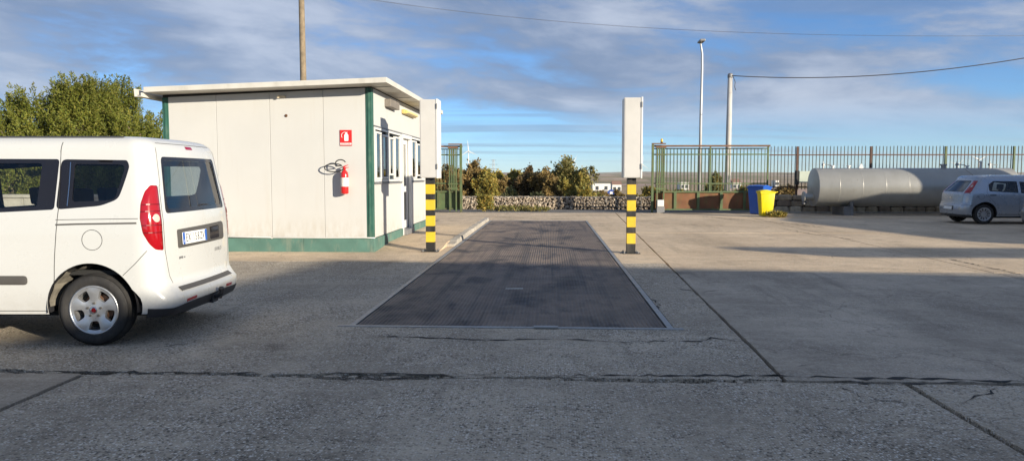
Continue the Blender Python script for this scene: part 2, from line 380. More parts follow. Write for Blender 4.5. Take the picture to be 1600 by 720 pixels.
crack(G2((500,588),(540,592),(620,591),(670,588)), 0.026, 35)
crack(G2((1008,449),(1045,450),(1100,456),(1130,453)), 0.016, 4)
crack(G2((1010,462),(1030,475),(1024,486)), 0.012, 14)
crack(G2((1315,604),(1345,617),(1400,628),(1440,634)), 0.024, 5)
crack(G2((1490,629),(1530,620),(1555,607)), 0.020, 6)
crack(G2((1245,573),(1275,568),(1283,562)), 0.018, 7)
crack(G2((1093,352),(1150,354),(1220,357),(1270,366),(1340,375)), 0.03, 8)
crack(G2((1090,338),(1180,345),(1240,350),(1290,356)), 0.05, 9)
crack(G2((1000,349),(1060,351),(1130,353)), 0.04, 19)
crack(G2((1480,404),(1545,418),(1600,430)), 0.03, 10)
crack(G2((780,339),(830,341),(900,343)), 0.06, 20)
crack(G2((255,541),(290,537)), 0.05, 11)

# terrain beyond the road
def hgt(x, y):
    ys = [34.6, 40, 60, 140, 300, 600, 1000, 1600, 2400, 3200, 4200, 6000]
    zs = [-0.03, -0.5, -1.8, -3.0, -4.2, -6.0, -9.0, -5.0, 1.0, 8.0, 14.0, 10.0]
    z = np.interp(y, ys, zs); d = np.clip((y-400)/1800, 0, 1)
    return z + d*(5.5*np.sin(x*0.0021+1.0)+3.5*np.sin(x*0.0053+y*0.001)+1.6*np.sin(x*0.013+2)) + np.clip((y-50)/300, 0, 1)*0.5*np.sin(x*0.05+y*0.03)
ys = np.concatenate([np.linspace(34.6, 60, 8), np.geomspace(66, 6000, 60)]); us = np.linspace(-1, 1, 121)
tv = []; tf = []
for y in ys:
    for u in us:
        x = u*(260+1.1*y); tv.append((x, y, float(hgt(x, y))))
nu = len(us)
for i in range(len(ys)-1):
    for j in range(nu-1): tf.append((i*nu+j, i*nu+j+1, (i+1)*nu+j+1, (i+1)*nu+j))
def fieldmat():
    n = NB('dry_fields'); co = n.co('World', (1, 0.28, 1))
    vc = n.voro(co, 0.016, out='Color'); s_ = n.N.new('ShaderNodeSeparateColor'); n.L.new(vc, s_.inputs[0])
    c = n.ramp(s_.outputs[0], [(0.1, (0.48,0.35,0.24)), (0.3, (0.34,0.27,0.14)), (0.5, (0.58,0.42,0.31)), (0.7, (0.22,0.20,0.09)), (0.9, (0.52,0.37,0.29))])
    nz = n.ramp(n.noise(n.co('World'), 0.02, 6, 0.7), [(0.5, 0.0), (0.62, 1.0)])
    c = n.mix(n.math('MULTIPLY', nz, 0.65), c, (0.09,0.095,0.045))
    gr = n.ramp(n.noise(n.co('World'), 1.6, 6, 0.7), [(0.35, 0.55), (0.7, 1.2)])
    c = n.mix(1.0, c, gr, 'MULTIPLY'); n.set(Base_Color=c, Roughness=1.0, Specular_IOR_Level=0.1); return n.m
M['field'] = fieldmat()
tag(MB().add(tv, tf).build('hills', M['field'], smooth=True), kind='structure')

# ------------------------------------------------------------------ weighbridge
wb = thing('weighbridge', 'long dark steel weighbridge deck set into the yard between two striped posts', 'weighbridge', (-0.4, 7.5, 0))
X0, X1, Y0, Y1 = -2.015, 1.215, 7.47, 25.49
MB().box(X0, X0+0.06, Y0+.062, Y1-.062, -0.05, 0.006).build('frame_rail', M['galv'], wb, bevel=0.003)
MB().box(X1-0.06, X1, Y0+.062, Y1-.062, -0.05, 0.006).build('frame_rail', M['galv'], wb, bevel=0.003)
MB().box(X0-.10, X1+.09, Y0-.005, Y0+0.060, -0.05, 0.008).build('frame_rail', M['galv'], wb, bevel=0.003)
MB().box(X0, X1, Y1-0.060, Y1, -0.05, 0.006).build('frame_rail', M['galv'], wb, bevel=0.003)
lug = gp(853, 512); MB().box(lug[0]-.12, lug[0]+.12, Y0-.03, Y0+.045, 0.009, 0.022).build('lug', M['galv'], wb, bevel=0.003)
NPL = 6; pl_len = (Y1-Y0-0.15)/NPL; PX0, PX1 = X0+0.08, X1-0.08
def quads_mesh(name, V, mat_idx=None):
    """V: (N,4,3) array of quads"""
    V = np.asarray(V, np.float32); n = len(V); me = bpy.data.meshes.new(name)
    me.vertices.add(4*n); me.vertices.foreach_set('co', V.reshape(-1)); me.loops.add(4*n); me.loops.foreach_set('vertex_index', np.arange(4*n, dtype=np.int32))
    me.polygons.add(n); me.polygons.foreach_set('loop_start', np.arange(0, 4*n, 4, dtype=np.int32)); me.polygons.foreach_set('loop_total', np.full(n, 4, np.int32))
    me.update(calc_edges=True); me.validate(); return me
def boxes_mesh(name, lo, hi, top_in=0.0):
    """raised studs: five faces each; lo, hi (N,3)"""
    lo = np.asarray(lo, float); hi = np.asarray(hi, float)
    x0, y0, z0 = lo.T; x1, y1, z1 = hi.T; i = top_in
    a = [np.stack(q, 1) for q in ((x0,y0,z0),(x1,y0,z0),(x1,y1,z0),(x0,y1,z0),(x0+i,y0+i,z1),(x1-i,y0+i,z1),(x1-i,y1-i,z1),(x0+i,y1-i,z1))]
    F = [(4,5,6,7),(0,1,5,4),(1,2,6,5),(2,3,7,6),(3,0,4,7)]
    return quads_mesh(name, np.concatenate([np.stack([a[k] for k in f], 1) for f in F], 0))
pw = PX1-PX0; nx = int(pw/0.042); ny = int((pl_len-0.02)/0.062)
gx, gy = np.meshgrid((np.arange(nx)+0.5)*pw/nx, (np.arange(ny)+0.5)*(pl_len-0.02)/ny); gx = gx.ravel(); gy = gy.ravel()
studs = boxes_mesh('tread_studs', np.stack([gx-0.0125, gy-0.025, 0*gx], 1), np.stack([gx+0.0125, gy+0.025, 0*gx+0.006], 1), 0.003); studs.materials.append(M['deck'])
plate = MB().box(0, pw, 0, pl_len-0.022, -0.04, 0.0).mesh('deck_plate'); plate.materials.append(M['deck'])
for i in range(NPL):
    p = link('deck_plate', plate, None, wb, (PX0-wb.location.x, Y0+0.075+i*pl_len-wb.location.y, random.uniform(-.002, .001)))
    tag(link('tread_studs', studs, None, p, (0, 0.004, 0)), kind='stuff')
st = gp(803, 452); tag(MB().tube([(st[0]-.11,st[1],0.009),(st[0]+.03,st[1]+.012,0.011),(st[0]+.12,st[1]+.03,0.009)], 0.006, 6).build('stick', plain('pale_stick', (0.75,0.73,0.68), 0.7)), 'thin pale stick lying on the dark weighbridge deck', 'stick')

# ------------------------------------------------------------------ raised pavement beside the cabin
pv = MB(); xs0, xs1 = -3.475, -2.19
prof = [(14.95, 0.004), (15.5, 0.03), (16.15, 0.085), (18.0, 0.095), (25.4, 0.10)]
for (ya, za), (yb, zb) in zip(prof[:-1], prof[1:]):
    b = len(pv.v); pv.add([(xs0,ya,za),(xs1,ya,za),(xs1,yb,zb),(xs0,yb,zb),(xs1,ya,-.05),(xs1,yb,-.05)], [(0,1,2,3),(1,4,5,2)])
tag(pv.build('pavement', M['conc_sun']), kind='structure')
kerb = thing('kerb', 'crumbling pale concrete kerb beside the far half of the weighbridge deck', 'kerb', (-2.11, 20.5, 0))
for i in range(9):
    ya = 16.1+i*1.035; mb = MB(); rg = random.Random(i); n_ = 5; vs = []
    for k in range(n_+1):
        y = ya+1.015*k/n_; e = lambda a: rg.uniform(-a, a); ht = 0.10+e(.008)-(0.045 if (i == 0 and k < 3) else 0)
        vs += [(-2.188,y,-.05), (-2.188,y,ht), (-2.055+e(.018),y,ht-0.006+e(.008)), (-2.035+e(.006),y,0.05+e(.012)), (-2.032,y,-.05)]
    fs = [(5*k+j, 5*k+j+1, 5*k+j+6, 5*k+j+5) for k in range(n_) for j in range(4)]+[(4,3,2,1,0), tuple(5*n_+j for j in range(5))]
    mb.add(vs, [tuple(reversed(f)) for f in fs]).build('kerb_stone', M['kerb'], kerb)
# ------------------------------------------------------------------ cabin
def wallmat(name, col):
    n = NB(name); co = n.co('World')
    c = n.mix(n.ramp(n.noise(co, 0.9, 5, 0.6), [(0.3, 0.0), (0.75, 1.0)]), tuple(q*0.93 for q in col), col)
    run = n.ramp(n.noise(n.co('World', (9, 9, 0.5)), 1.0, 5, 0.7), [(0.55, 0.0), (0.8, 1.0)])
    c = n.mix(n.math('MULTIPLY', run, 0.20), c, (0.42,0.36,0.28)); sz = n.N.new('ShaderNodeSeparateXYZ'); n.L.new(n.co('World'), sz.inputs[0]); c = n.mix(n.math('MULTIPLY', n.ramp(sz.outputs[2], [(0.27, 1.0), (0.75, 0.0)]), n.ramp(n.noise(n.co('World', (3,3,1)), 4, 6, 0.7), [(0.4, 0.0), (0.7, 0.55)])), c, (0.36,0.30,0.22))
    sp = n.ramp(n.noise(co, 26, 3, 0.7), [(0.70, 0.0), (0.76, 1.0)]); c = n.mix(n.math('MULTIPLY', sp, 0.25), c, (0.35,0.28,0.2))
    n.set(Base_Color=c, Roughness=0.55); n.bump(n.noise(n.co('World', (1,1,0.4)), 5, 3), 0.06, 0.01); return n.m
M['wall'] = wallmat('cream_panel', (0.545,0.54,0.52))
M['white'] = painted('white_aluminium', (0.66,0.655,0.635), 0.4, 0.06, 0, 3, (0.45,0.40,0.33), 0.18)
M['green'] = painted('cabin_green', (0.028,0.105,0.078), 0.5, 0.2, 0, 3, (0.17,0.21,0.16), 0.45)
M['plinth'] = painted('plinth_green', (0.085,0.18,0.148), 0.65, 0.22, 0, 2.5, (0.26,0.25,0.19), 0.5)
M['roof'] = painted('roof_sheet', (0.56,0.54,0.49), 0.55, 0.1, 0, 2, (0.30,0.27,0.22), 0.4)
M['black'] = plain('black_rubber', (0.015,0.015,0.016), 0.7)
M['grey'] = plain('grey_metal', (0.22,0.22,0.225), 0.5, 0.3)
M['glassb'] = glass('window_glass', (0.42,0.52,0.58), 0.16)
M['blind'] = plain('pale_blind', (0.50,0.56,0.60), 0.8)
M['dark_in'] = plain('dark_interior', (0.06,0.06,0.065), 0.8)
CX0, CX1, CY0, CY1 = -7.62, -3.46, 14.85, 21.55
ZL, ZR = 3.02, 3.19
ztop = lambda x: ZL+(ZR-ZL)*(x-CX0)/(CX1-CX0)
cab = thing('site_cabin', 'cream panelled site office cabin with green corner posts and flat roof', 'cabin', (-5.54, 18.2, 0))
# front and back wall panels
seams = [CX0+0.12, -6.54, -5.476, -4.419, CX1-0.13]
for yy, in_ in ((CY0, 0.06), (CY1-0.06, 0.06)):
    for a, b in zip(seams[:-1], seams[1:]):
        a += 0.003; b -= 0.003
        MB().prism_y([(a,0.27),(b,0.27),(b,ztop(b)),(a,ztop(a))], yy+.005, yy+in_).build('wall_panel', M['wall'], cab, bevel=0.004)
for a, b in ((CY0+.12,16.5),(16.506,18.2),(18.206,19.8),(19.806,CY1-.12)):
    MB().box(CX0+.004, CX0+.06, a, b, 0.27, ZL).build('wall_panel', M['wall'], cab, bevel=0.003)
# side wall facing the weighbridge: panels round the openings (y0, y1, z0, z1)
xi, xo = CX1-0.055, CX1-0.004
Zs, Zh = 1.36, 2.46
for (a, b, z0, z1) in ((15.0,16.42,0.27,Zs),(16.424,17.80,0.27,Zs),(18.96,20.3,0.27,Zs),(20.304,CY1-.12,0.27,Zs),
                       (15.0,16.42,Zh,ZR),(16.424,18.36,Zh,ZR),(18.364,20.3,Zh,ZR),(20.304,CY1-.12,Zh,ZR),(20.86,CY1-.12,Zs,Zh)):
    MB().box(xi, xo, a, b, z0+.002, z1-.002).build('wall_panel', M['wall'], cab, bevel=0.003)
# corner posts, each with its two fins
for x, y, sx, sy in ((CX1,CY0,-1,1),(CX0,CY0,1,1),(CX1,CY1,-1,-1),(CX0,CY1,1,-1)):
    mb = MB(); zt = ztop(x)-.004
    a, b = sorted((x+sx*.125, x)); c, d = sorted((y, y+sy*.14)); mb.box(a, b, c, d, 0.268, zt)
    a, b = sorted((x+sx*.085, x+sx*.045)); mb.box(a, b, y-sy*.014 if sy > 0 else y, y if sy > 0 else y-sy*.014, 0.27, zt)
    mb.build('corner_post', M['green'], cab, bevel=0.006)
# plinth
for a, b in ((CX0,-4.85),(-4.846,-3.53),(-3.526,CX1+.02)):
    MB().box(a, b, CY0-.02, CY0+.05, 0.0, 0.264).build('plinth_panel', M['plinth'], cab, bevel=0.004)
for a, b in ((CY0+.052,16.3),(16.304,17.85),(18.95,20.2),(20.204,CY1)):
    MB().box(CX1-.05, CX1+.02, a, b, 0.0, 0.262).build('plinth_panel', M['plinth'], cab, bevel=0.004)
MB().box(CX0, CX0+.05, CY0+.052, CY1, 0, 0.262).build('plinth_panel', M['plinth'], cab)
MB().box(CX0+.052, CX1-.052, CY1-.05, CY1, 0, 0.262).build('plinth_panel', M['plinth'], cab)
# conduit running along the plinth
MB().tube([(-6.9,CY0-.03,.29),(-5.5,CY0-.035,.281),(-5.476,CY0-.03,.262),(-5.45,CY0-.03,.283),(-4.4,CY0-.033,.279),(-3.62,CY0-.03,.285),(-3.42,CY0-.03,.28)], 0.011, 6).build('conduit', M['white'], cab, smooth=True)
MB().tube([(-3.43,15.95,.27),(-3.425,16.0,.18),(-3.43,16.05,.05)], 0.010, 6).build('conduit', M['white'], cab, smooth=True)
# roof: sheet, rubber seal under it, gutter
RX0, RX1, RY0, RY1 = -7.72, -3.06, 14.35, 21.88
rz = lambda x: 3.17+(3.325-3.17)*(x-RX0)/(RX1-RX0)
roofo = MB().prism_y([(RX0,rz(RX0)-.10),(RX1,rz(RX1)-.10),(RX1,rz(RX1)),(RX0,rz(RX0))], RY0, RY1).build('roof', M['roof'], cab, bevel=0.008)
MB().prism_y([(CX0+.01,ztop(CX0)+.001),(CX1-.01,ztop(CX1)+.001),(CX1-.01,rz(CX1)-.102),(CX0+.01,rz(CX0)-.102)], CY0+.012, CY1-.012).build('seal', M['black'], cab)
for k in range(7):
    y = RY0+0.6+k*1.05; MB().prism_y([(CX1+.02,rz(CX1)-.112),(RX1-.05,rz(RX1)-.112),(RX1-.05,rz(RX1)-.101),(CX1+.02,rz(CX1)-.101)], y, y+.05).build('soffit_rib', M['roof'], roofo, off=tuple(cab.location))
MB().prism_y([(RX0-.16,2.985),(RX0-.02,2.985),(RX0-.02,3.06),(RX0-.035,3.06),(RX0-.035,3.0),(RX0-.145,3.0),(RX0-.155,3.135),(RX0-.17,3.135)], RY0-.03, RY1).build('gutter', M['roof'], cab)
# window / door band in the side wall
def window(ya, yb, z0, z1, panes):
    f = MB(); t = 0.045; x0, x1 = CX1-.045, CX1+.012
    f.box(x0,x1,ya,yb,z0,z0+t); f.box(x0,x1,ya,yb,z1-t,z1); f.box(x0,x1,ya,ya+t,z0+t,z1-t); f.box(x0,x1,yb-t,yb,z0+t,z1-t)
    fo = f.build('window_frame', M['white'], cab, bevel=0.003)
    for p, q, zl, zh in panes:
        s = MB(); u = 0.04; xa, xb = CX1-.03, CX1+.022
        s.box(xa,xb,p-u,q+u,zl-u,zl); s.box(xa,xb,p-u,q+u,zh,zh+u); s.box(xa,xb,p-u,p,zl,zh); s.box(xa,xb,q,q+u,zl,zh)
        s.build('sash', M['white'], fo, off=tuple(cab.location), bevel=0.003)
        MB().box(CX1-.012,CX1-.006,p,q,zl,zh).build('pane', M['glassb'], fo, off=tuple(cab.location))
    return fo
window(15.03, 16.32, Zs+.01, Zh-.01, [(15.14,15.60,1.46,2.33),(15.74,16.18,1.47,2.30)])
window(16.33, 17.72, Zs+.01, Zh-.01, [(16.44,16.88,1.54,2.28),(17.02,17.56,1.46,2.32)])
window(18.98, 20.84, Zs+.01, Zh-.01, [(19.10,19.70,1.46,2.33),(19.86,20.6,1.52,2.28)])
MB().box(CX1, CX1+.02, 15.0, 17.78, Zs-.035, Zs).build('sill', M['grey'], cab); MB().box(CX1, CX1+.02, 18.98, 20.9, Zs-.035, Zs).build('sill', M['grey'], cab)
MB().box(CX1, CX1+.016, 15.0, 20.9, Zh-.002, Zh+.022).build('lintel_strip', M['grey'], cab)
df = MB(); df.box(CX1-.05,CX1+.03,17.79,17.87,.10,Zh-.004); df.box(CX1-.05,CX1+.03,18.87,18.955,.10,Zh-.004); df.box(CX1-.05,CX1+.03,17.87,18.87,Zh-.09,Zh-.004); df.build('door_frame', M['white'], cab, bevel=0.004)
MB().box(CX1-.06, CX1+.10, 17.88, 18.86, .10, .22).build('door_step', M['grey'], cab, bevel=0.005)
dr = MB(); dr.box(CX1-.10,CX1-.06,17.88,18.02,.235,2.365); dr.box(CX1-.10,CX1-.06,18.72,18.86,.235,2.365)
for za, zb in ((.235,.42),(1.10,1.24),(2.24,2.365)): dr.box(CX1-.10,CX1-.06,18.02,18.72,za,zb)
dro = dr.build('door', M['white'], cab, bevel=0.004)
for za, zb in ((.42,1.10),(1.24,2.24)): MB().box(CX1-.084,CX1-.078,18.02,18.72,za,zb).build('door_pane', M['glassb'], dro, off=tuple(cab.location))
MB().box(CX1-.06,CX1-.02,17.92,17.95,1.08,1.12).tube([(CX1-.025,17.935,1.10),(CX1-.025,18.05,1.10)],.012,6).build('handle', M['grey'], dro, off=tuple(cab.location))
# blinds and inner shell seen through the glass
MB().box(CX1-.55, CX1-.53, 15.0, 17.75, 0.9, 2.6).build('blind', M['blind'], cab)
MB().box(CX1-.55, CX1-.53, 19.0, 20.9, 0.9, 2.6).build('blind', M['blind'], cab)
inn = MB(); inn.box(CX0+.07,CX1-.07,CY0+.07,CY1-.07,.2,.24); inn.box(CX0+.07,CX1-.07,CY0+.07,CY1-.07,2.95,2.99); inn.build('inner_shell', M['dark_in'], cab)
# floodlight, bulkhead lamp, ventilation box, small details
MB().box(CX1, CX1+.13, 16.02, 16.95, 2.93, 3.09).build('vent_box', painted('weathered_grey_box', (0.20,0.175,0.15), 0.6, 0.2), cab, bevel=0.01)
lm = MB().box(CX1, CX1+.08, 17.85, 19.35, 2.93, 3.03); lm.build('lamp_base', painted('yellowed_plastic', (0.62,0.46,0.16), 0.5, 0.15), cab, bevel=0.02)
MB().prism_y([(CX1+.08,2.935),(CX1+.14,2.955),(CX1+.14,3.005),(CX1+.08,3.025)], 17.95, 19.25).build('lamp_cover', plain('amber_plastic', (0.70,0.55,0.22), 0.35), cab, bevel=0.01)
MB().box(-5.29,-5.15,CY0-.05,CY0+.004,3.005,3.045).box(-5.30,-5.26,CY0-.08,CY0-.05,2.99,3.04).build('bracket', painted('old_cream_plastic', (0.62,0.53,0.38), 0.6), cab, bevel=0.006)
rs = MB().lathe([(0.0,-.012),(0.024,-.010),(0.03,0.0)], 16, 'y', (-5.151,CY0,2.657)).build('fixing_hole', plain('rust_plug', (0.10,0.045,0.02), 0.9), cab)
# ------------------------------------------------------------------ extinguisher sign
M['red'] = painted('signal_red', (0.58,0.022,0.022), 0.4, 0.1)
M['redg'] = plain('gloss_red', (0.60,0.015,0.015), 0.22, Coat_Weight=0.6)
def text_mesh(txt, size, mat, parent, mw, name='lettering', sx=1.0, extrude=0.0006):
    c = bpy.data.curves.new('txt', 'FONT'); c.body = txt; c.size = size; c.align_x = 'CENTER'; c.align_y = 'CENTER'; c.extrude = extrude; c.resolution_u = 3
    o = bpy.data.objects.new('txt', c); COL.objects.link(o); dg = bpy.context.evaluated_depsgraph_get(); dg.update()
    me = bpy.data.meshes.new_from_object(o.evaluated_get(dg)); bpy.data.objects.remove(o); bpy.data.curves.remove(c)
    me.transform(Matrix.Scale(sx, 4, (1,0,0))); me.transform(mw); me.materials.clear()
    return link(name, me, mat, parent)
FRONT = lambda x, y, z: Matrix.Translation((x,y,z)) @ Matrix.Rotation(PI/2, 4, 'X')
sg = thing('extinguisher_sign', 'small red square fire extinguisher sign high on the cream cabin wall', 'sign', (-3.977, CY0-.004, 2.07))
L0 = sg.location
MB().box(-4.094,-3.860,CY0-.008,CY0+.002,2.072,2.378).build('board', M['red'], sg, bevel=0.002)
M['wpaint'] = plain('white_print', (0.82,0.80,0.78), 0.5)
MB().prism_y([(-4.086,2.092),(-3.868,2.092),(-3.868,2.128),(-4.086,2.128)], CY0-.0105, CY0-.0085).build('caption_band', M['wpaint'], sg)
pic = MB(); cx_, cz_ = -3.967, 2.25
pic.prism_y([(cx_-.035,cz_-.085),(cx_+.035,cz_-.085),(cx_+.04,cz_-.07),(cx_+.04,cz_+.03),(cx_+.02,cz_+.055),(cx_+.012,cz_+.07),(cx_+.03,cz_+.085),(cx_-.03,cz_+.085),(cx_-.012,cz_+.07),(cx_-.02,cz_+.055),(cx_-.04,cz_+.03),(cx_-.04,cz_-.07)], CY0-.0105, CY0-.0085)
pts = [(cx_-.02+.065*math.cos(a)*1.0-.01, CY0-.0105, cz_+.02+.065*math.sin(a)) for a in np.linspace(R(80), R(215), 10)]; pic.tube(pts, 0.005, 5)
pic.build('pictogram', M['wpaint'], sg)
text_mesh('ESTINTORE', 0.036, M['red'], sg, Matrix.Translation(-L0) @ FRONT(-3.977, CY0-.0112, 2.11), sx=1.0)
# ------------------------------------------------------------------ fire extinguisher
fx, fy = -3.985, CY0-.115
fe = thing('fire_extinguisher', 'red fire extinguisher with coiled black hose hung on the cream cabin wall', 'fire extinguisher', (fx, fy, 1.14))
MB().lathe([(0.0,1.14),(0.055,1.14),(0.074,1.155),(0.076,1.18),(0.076,1.505),(0.068,1.55),(0.045,1.585),(0.025,1.60),(0.022,1.625),(0.0,1.625)], 28, 'z', (fx,fy,0)).build('cylinder', M['redg'], fe, smooth=True)
MB().lathe([(0.0768,1.285),(0.0768,1.455)], 28, 'z', (fx,fy,0)).build('paper_label', painted('label_paper', (0.80,0.74,0.66), 0.6, 0.18, 0, 20), fe, smooth=True)
MB().lathe([(0.0,1.62),(0.03,1.62),(0.03,1.655),(0.018,1.665),(0.0,1.665)], 16, 'z', (fx,fy,0)).build('valve', M['redg'], fe, smooth=True)
MB().add([(fx-.012,fy,1.66),(fx+.012,fy,1.66),(fx+.012,fy,1.675),(fx-.012,fy,1.675)],[(0,1,2,3)]).tube([(fx-.05,fy,1.655),(fx,fy,1.675),(fx+.075,fy,1.70)],.009,6).tube([(fx-.02,fy,1.64),(fx+.085,fy,1.655)],.008,6).build('handle', M['redg'], fe, smooth=True)
MB().box(fx-.04,fx+.04,fy+.07,CY0+.003,1.46,1.54).build('wall_bracket', M['black'], fe)
hose = [(fx-.02,fy-.02,1.64)]+[(fx-.20+.19*math.cos(t), fy-.03-.03*math.sin(t*.5), 1.645+.078*math.sin(t)) for t in np.linspace(-0.35, -2*PI+.55, 26)]
hose += [(fx-.06+.105*math.cos(t), fy-.05, 1.715+.085*math.sin(t)) for t in np.linspace(PI*1.15, PI*0.15, 12)]
MB().tube(hose, 0.011, 8).build('hose', M['black'], fe, smooth=True)

# ------------------------------------------------------------------ cabinets on striped posts
M['yel'] = painted('stripe_yellow', (0.66,0.45,0.03), 0.45, 0.1, 0, 4, (0.30,0.2,0.05), 0.25)
M['blk'] = painted('stripe_black', (0.022,0.021,0.020), 0.5, 0.3, 0, 4, (0.10,0.085,0.07), 0.4)
M['case'] = painted('cabinet_white', (0.54,0.525,0.50), 0.45, 0.06, 0, 2, (0.42,0.37,0.30), 0.15)
def cabinet_post(x, y, label, zb=0.0):
    t = thing('cabinet_post', label, 'bollard', (x, y, zb), 0, 'striped posts each side of the weighbridge')
    MB().box(x-.17,x+.17,y-.17,y+.17,zb,zb+.014).build('base_plate', M['blk'], t, bevel=0.003)
    for sx in (-1,1):
        for sy in (-1,1): MB().lathe([(0.016,zb+.014),(0.016,zb+.03),(0.008,zb+.03),(0.008,zb+.048),(0,zb+.048)], 6, 'z', (x+sx*.135,y+sy*.135,0)).build('bolt', M['galv'], t)
    zs = [0.014, .19, .39, .507, .708, .822, 1.023, 1.136, 1.325, 1.452]
    for i, (a, b) in enumerate(zip(zs[:-1], zs[1:])):
        MB().box(x-.083,x+.083,y-.083,y+.083,zb*0+a,b).build('post_band', M['yel'] if i % 2 else M['blk'], t)
    ca = MB().box(x-.168,x+.168,y-.19,y+.26,1.452,2.962).build('case', M['case'], t, bevel=0.012)
    MB().box(x+.150,x+.182,y-.20,y+.268,1.442,2.972).build('case_door', M['white'], t, bevel=0.006)
    MB().box(x-.15,x+.14,y-.193,y-.1895,1.475,2.94).build('front_plate', M['case'], t, bevel=0.0015)
    for zz in (1.62, 2.78):
        MB().box(x+.155,x+.176,y-.214,y-.2005,zz,zz+.10).build('hinge', M['galv'], t)
    return t
cabinet_post(-2.365, 15.06, 'tall white metal cabinet on striped post close to the cabin')
cabinet_post(1.555, 14.90, 'tall white metal cabinet on striped post right of the weighbridge, against the sky')

# ------------------------------------------------------------------ poles, lamp, cables
M['wood'] = painted('weathered_wood', (0.24,0.185,0.12), 0.85, 0.3, 0, 6, (0.10,0.075,0.05), 0.4, 0.4)
M['zinc'] = painted('pole_zinc', (0.50,0.50,0.49), 0.5, 0.1, 0.3, 1.0)
M['cpole'] = painted('concrete_pole', (0.50,0.48,0.45), 0.8, 0.15, 0, 1.5, (0.3,0.27,0.23), 0.3)
M['wire'] = plain('black_cable', (0.05,0.05,0.055), 0.6)
pxy = atY(474, 100, 24.5)
wp = thing('wooden_pole', 'brown wooden utility pole rising behind the cabin roof', 'pole', (pxy[0], 24.5, 0))
MB().tube([(pxy[0],24.5,0),(pxy[0]-.01,24.5,4),(pxy[0]-.03,24.5,9.2)], [.115,.10,.08], 14).build('shaft', M['wood'], wp, smooth=True)
MB().lathe([(0,-.03),(.02,-.02),(.02,.02),(0,.03)],8,'y',(pxy[0]+.02,24.41,3.98)).build('number_tag', M['galv'], wp)
lp = atY(1093, 300, 38.0); ltop = atY(1093, 64, 38.0); x = lp[0]
sl = thing('street_lamp', 'tall slim grey street lamp behind the green sliding gate', 'street lamp', (x, 38, -.4))
MB().tube([(x,38,-.4),(x,38,4.5),(x+.02,38,6.6),(x+.01,38,7.35),(x-.06,38,7.75),(x-.09,38,ltop[2]-.06)], [.085,.065,.055,.05,.045,.04], 12).build('column', M['zinc'], sl, smooth=True)
MB().prism_y([(x-.21,ltop[2]-.11),(x-.04+.08,ltop[2]-.11),(x+.05,ltop[2]-.02),(x-.03,ltop[2]+.0),(x-.19,ltop[2]-.01)], 37.4, 38.15).build('lamp_head', M['grey'], sl, bevel=0.02)
pb = atY(1136, 300, 33.2)[0]; pt = atY(1140, 116, 33.2)
# leaning slightly: base and head from the photo
tp = thing('utility_pole', 'stout pale concrete utility pole carrying a cable behind the gate', 'pole', (pb, 35.0, -.1))
pb = atY(1136, 300, 35.0)[0]; pt = atY(1141, 117, 35.0); ztp = pt[2]; tp.location = (pb, 35.0, -.1); tp['_loc'] = [float(pb), 35.0, -.1]
MB().tube([(pb,35,-.2),((pb+pt[0])/2,35,ztp/2),(pt[0],35,ztp)], [.14,.122,.105], 16).build('shaft', M['cpole'], tp, smooth=True)
MB().lathe([(.107,ztp-.14),(.12,ztp-.12),(.12,ztp-.02),(.09,ztp+.05),(0,ztp+.07)],16,'z',(pt[0],35,0)).build('cap', M['grey'], tp, smooth=True)
MB().tube([(pt[0]+.1,34.86,ztp-.1),(pt[0]+.19,34.84,ztp-.35),(pt[0]+.17,34.85,ztp-.55),(pt[0]+.22,34.85,ztp-.7)],.014,6).build('loose_wire', M['wire'], tp, smooth=True)
# second wooden pole out of frame carries both cables on the right
q = atY(1790, 60, 33.0); MBp = thing('wooden_pole', 'brown wooden utility pole beyond the right edge of the fence', 'pole', (q[0], 33.0, 0))
MB().tube([(q[0],33,0),(q[0],33,9.4)], [.13,.09], 12).build('shaft', M['wood'], MBp, smooth=True)
def cable(pxs, Ya, Yb, r, n=60, twist=False):
    P = np.array(pxs, float); xs = np.linspace(P[0,0], P[-1,0], n)
    co = np.polyfit(P[:,0], P[:,1], 3); ysx = np.polyval(co, xs); pts = []
    for i, (x, y) in enumerate(zip(xs, ysx)):
        t = i/(n-1); pts.append(atY(x, y, Ya+(Yb-Ya)*t))
    return pts
c1 = cable([(474,-18),(570,0),(700,16),(800,27),(1000,43),(1200,52),(1400,56),(1600,57),(1790,53)], 24.4, 33.0, .01)
cb = thing('overhead_cable', 'thin twisted overhead cable crossing the whole sky', 'cable', c1[30])
for ph in (0, PI):
    tw = []
    for i in range(len(c1)-1):
        for k in range(6):
            t = k/6; p = c1[i]*(1-t)+c1[i+1]*t; a = (i*6+k)*PI/3+ph; tw.append((p[0], p[1]+.012*math.cos(a), p[2]+.012*math.sin(a)))
    MB().tube(tw, .0034, 5).build('strand', M['wire'], cb)
c2 = cable([(1143,119),(1250,120.5),(1350,119),(1450,113),(1600,90),(1790,52)], 34.9, 33.0, .02)
tag(MB().tube(c2, .02, 6).build('cable', M['wire'], smooth=True), 'single dark cable running right from the concrete pole', 'cable')
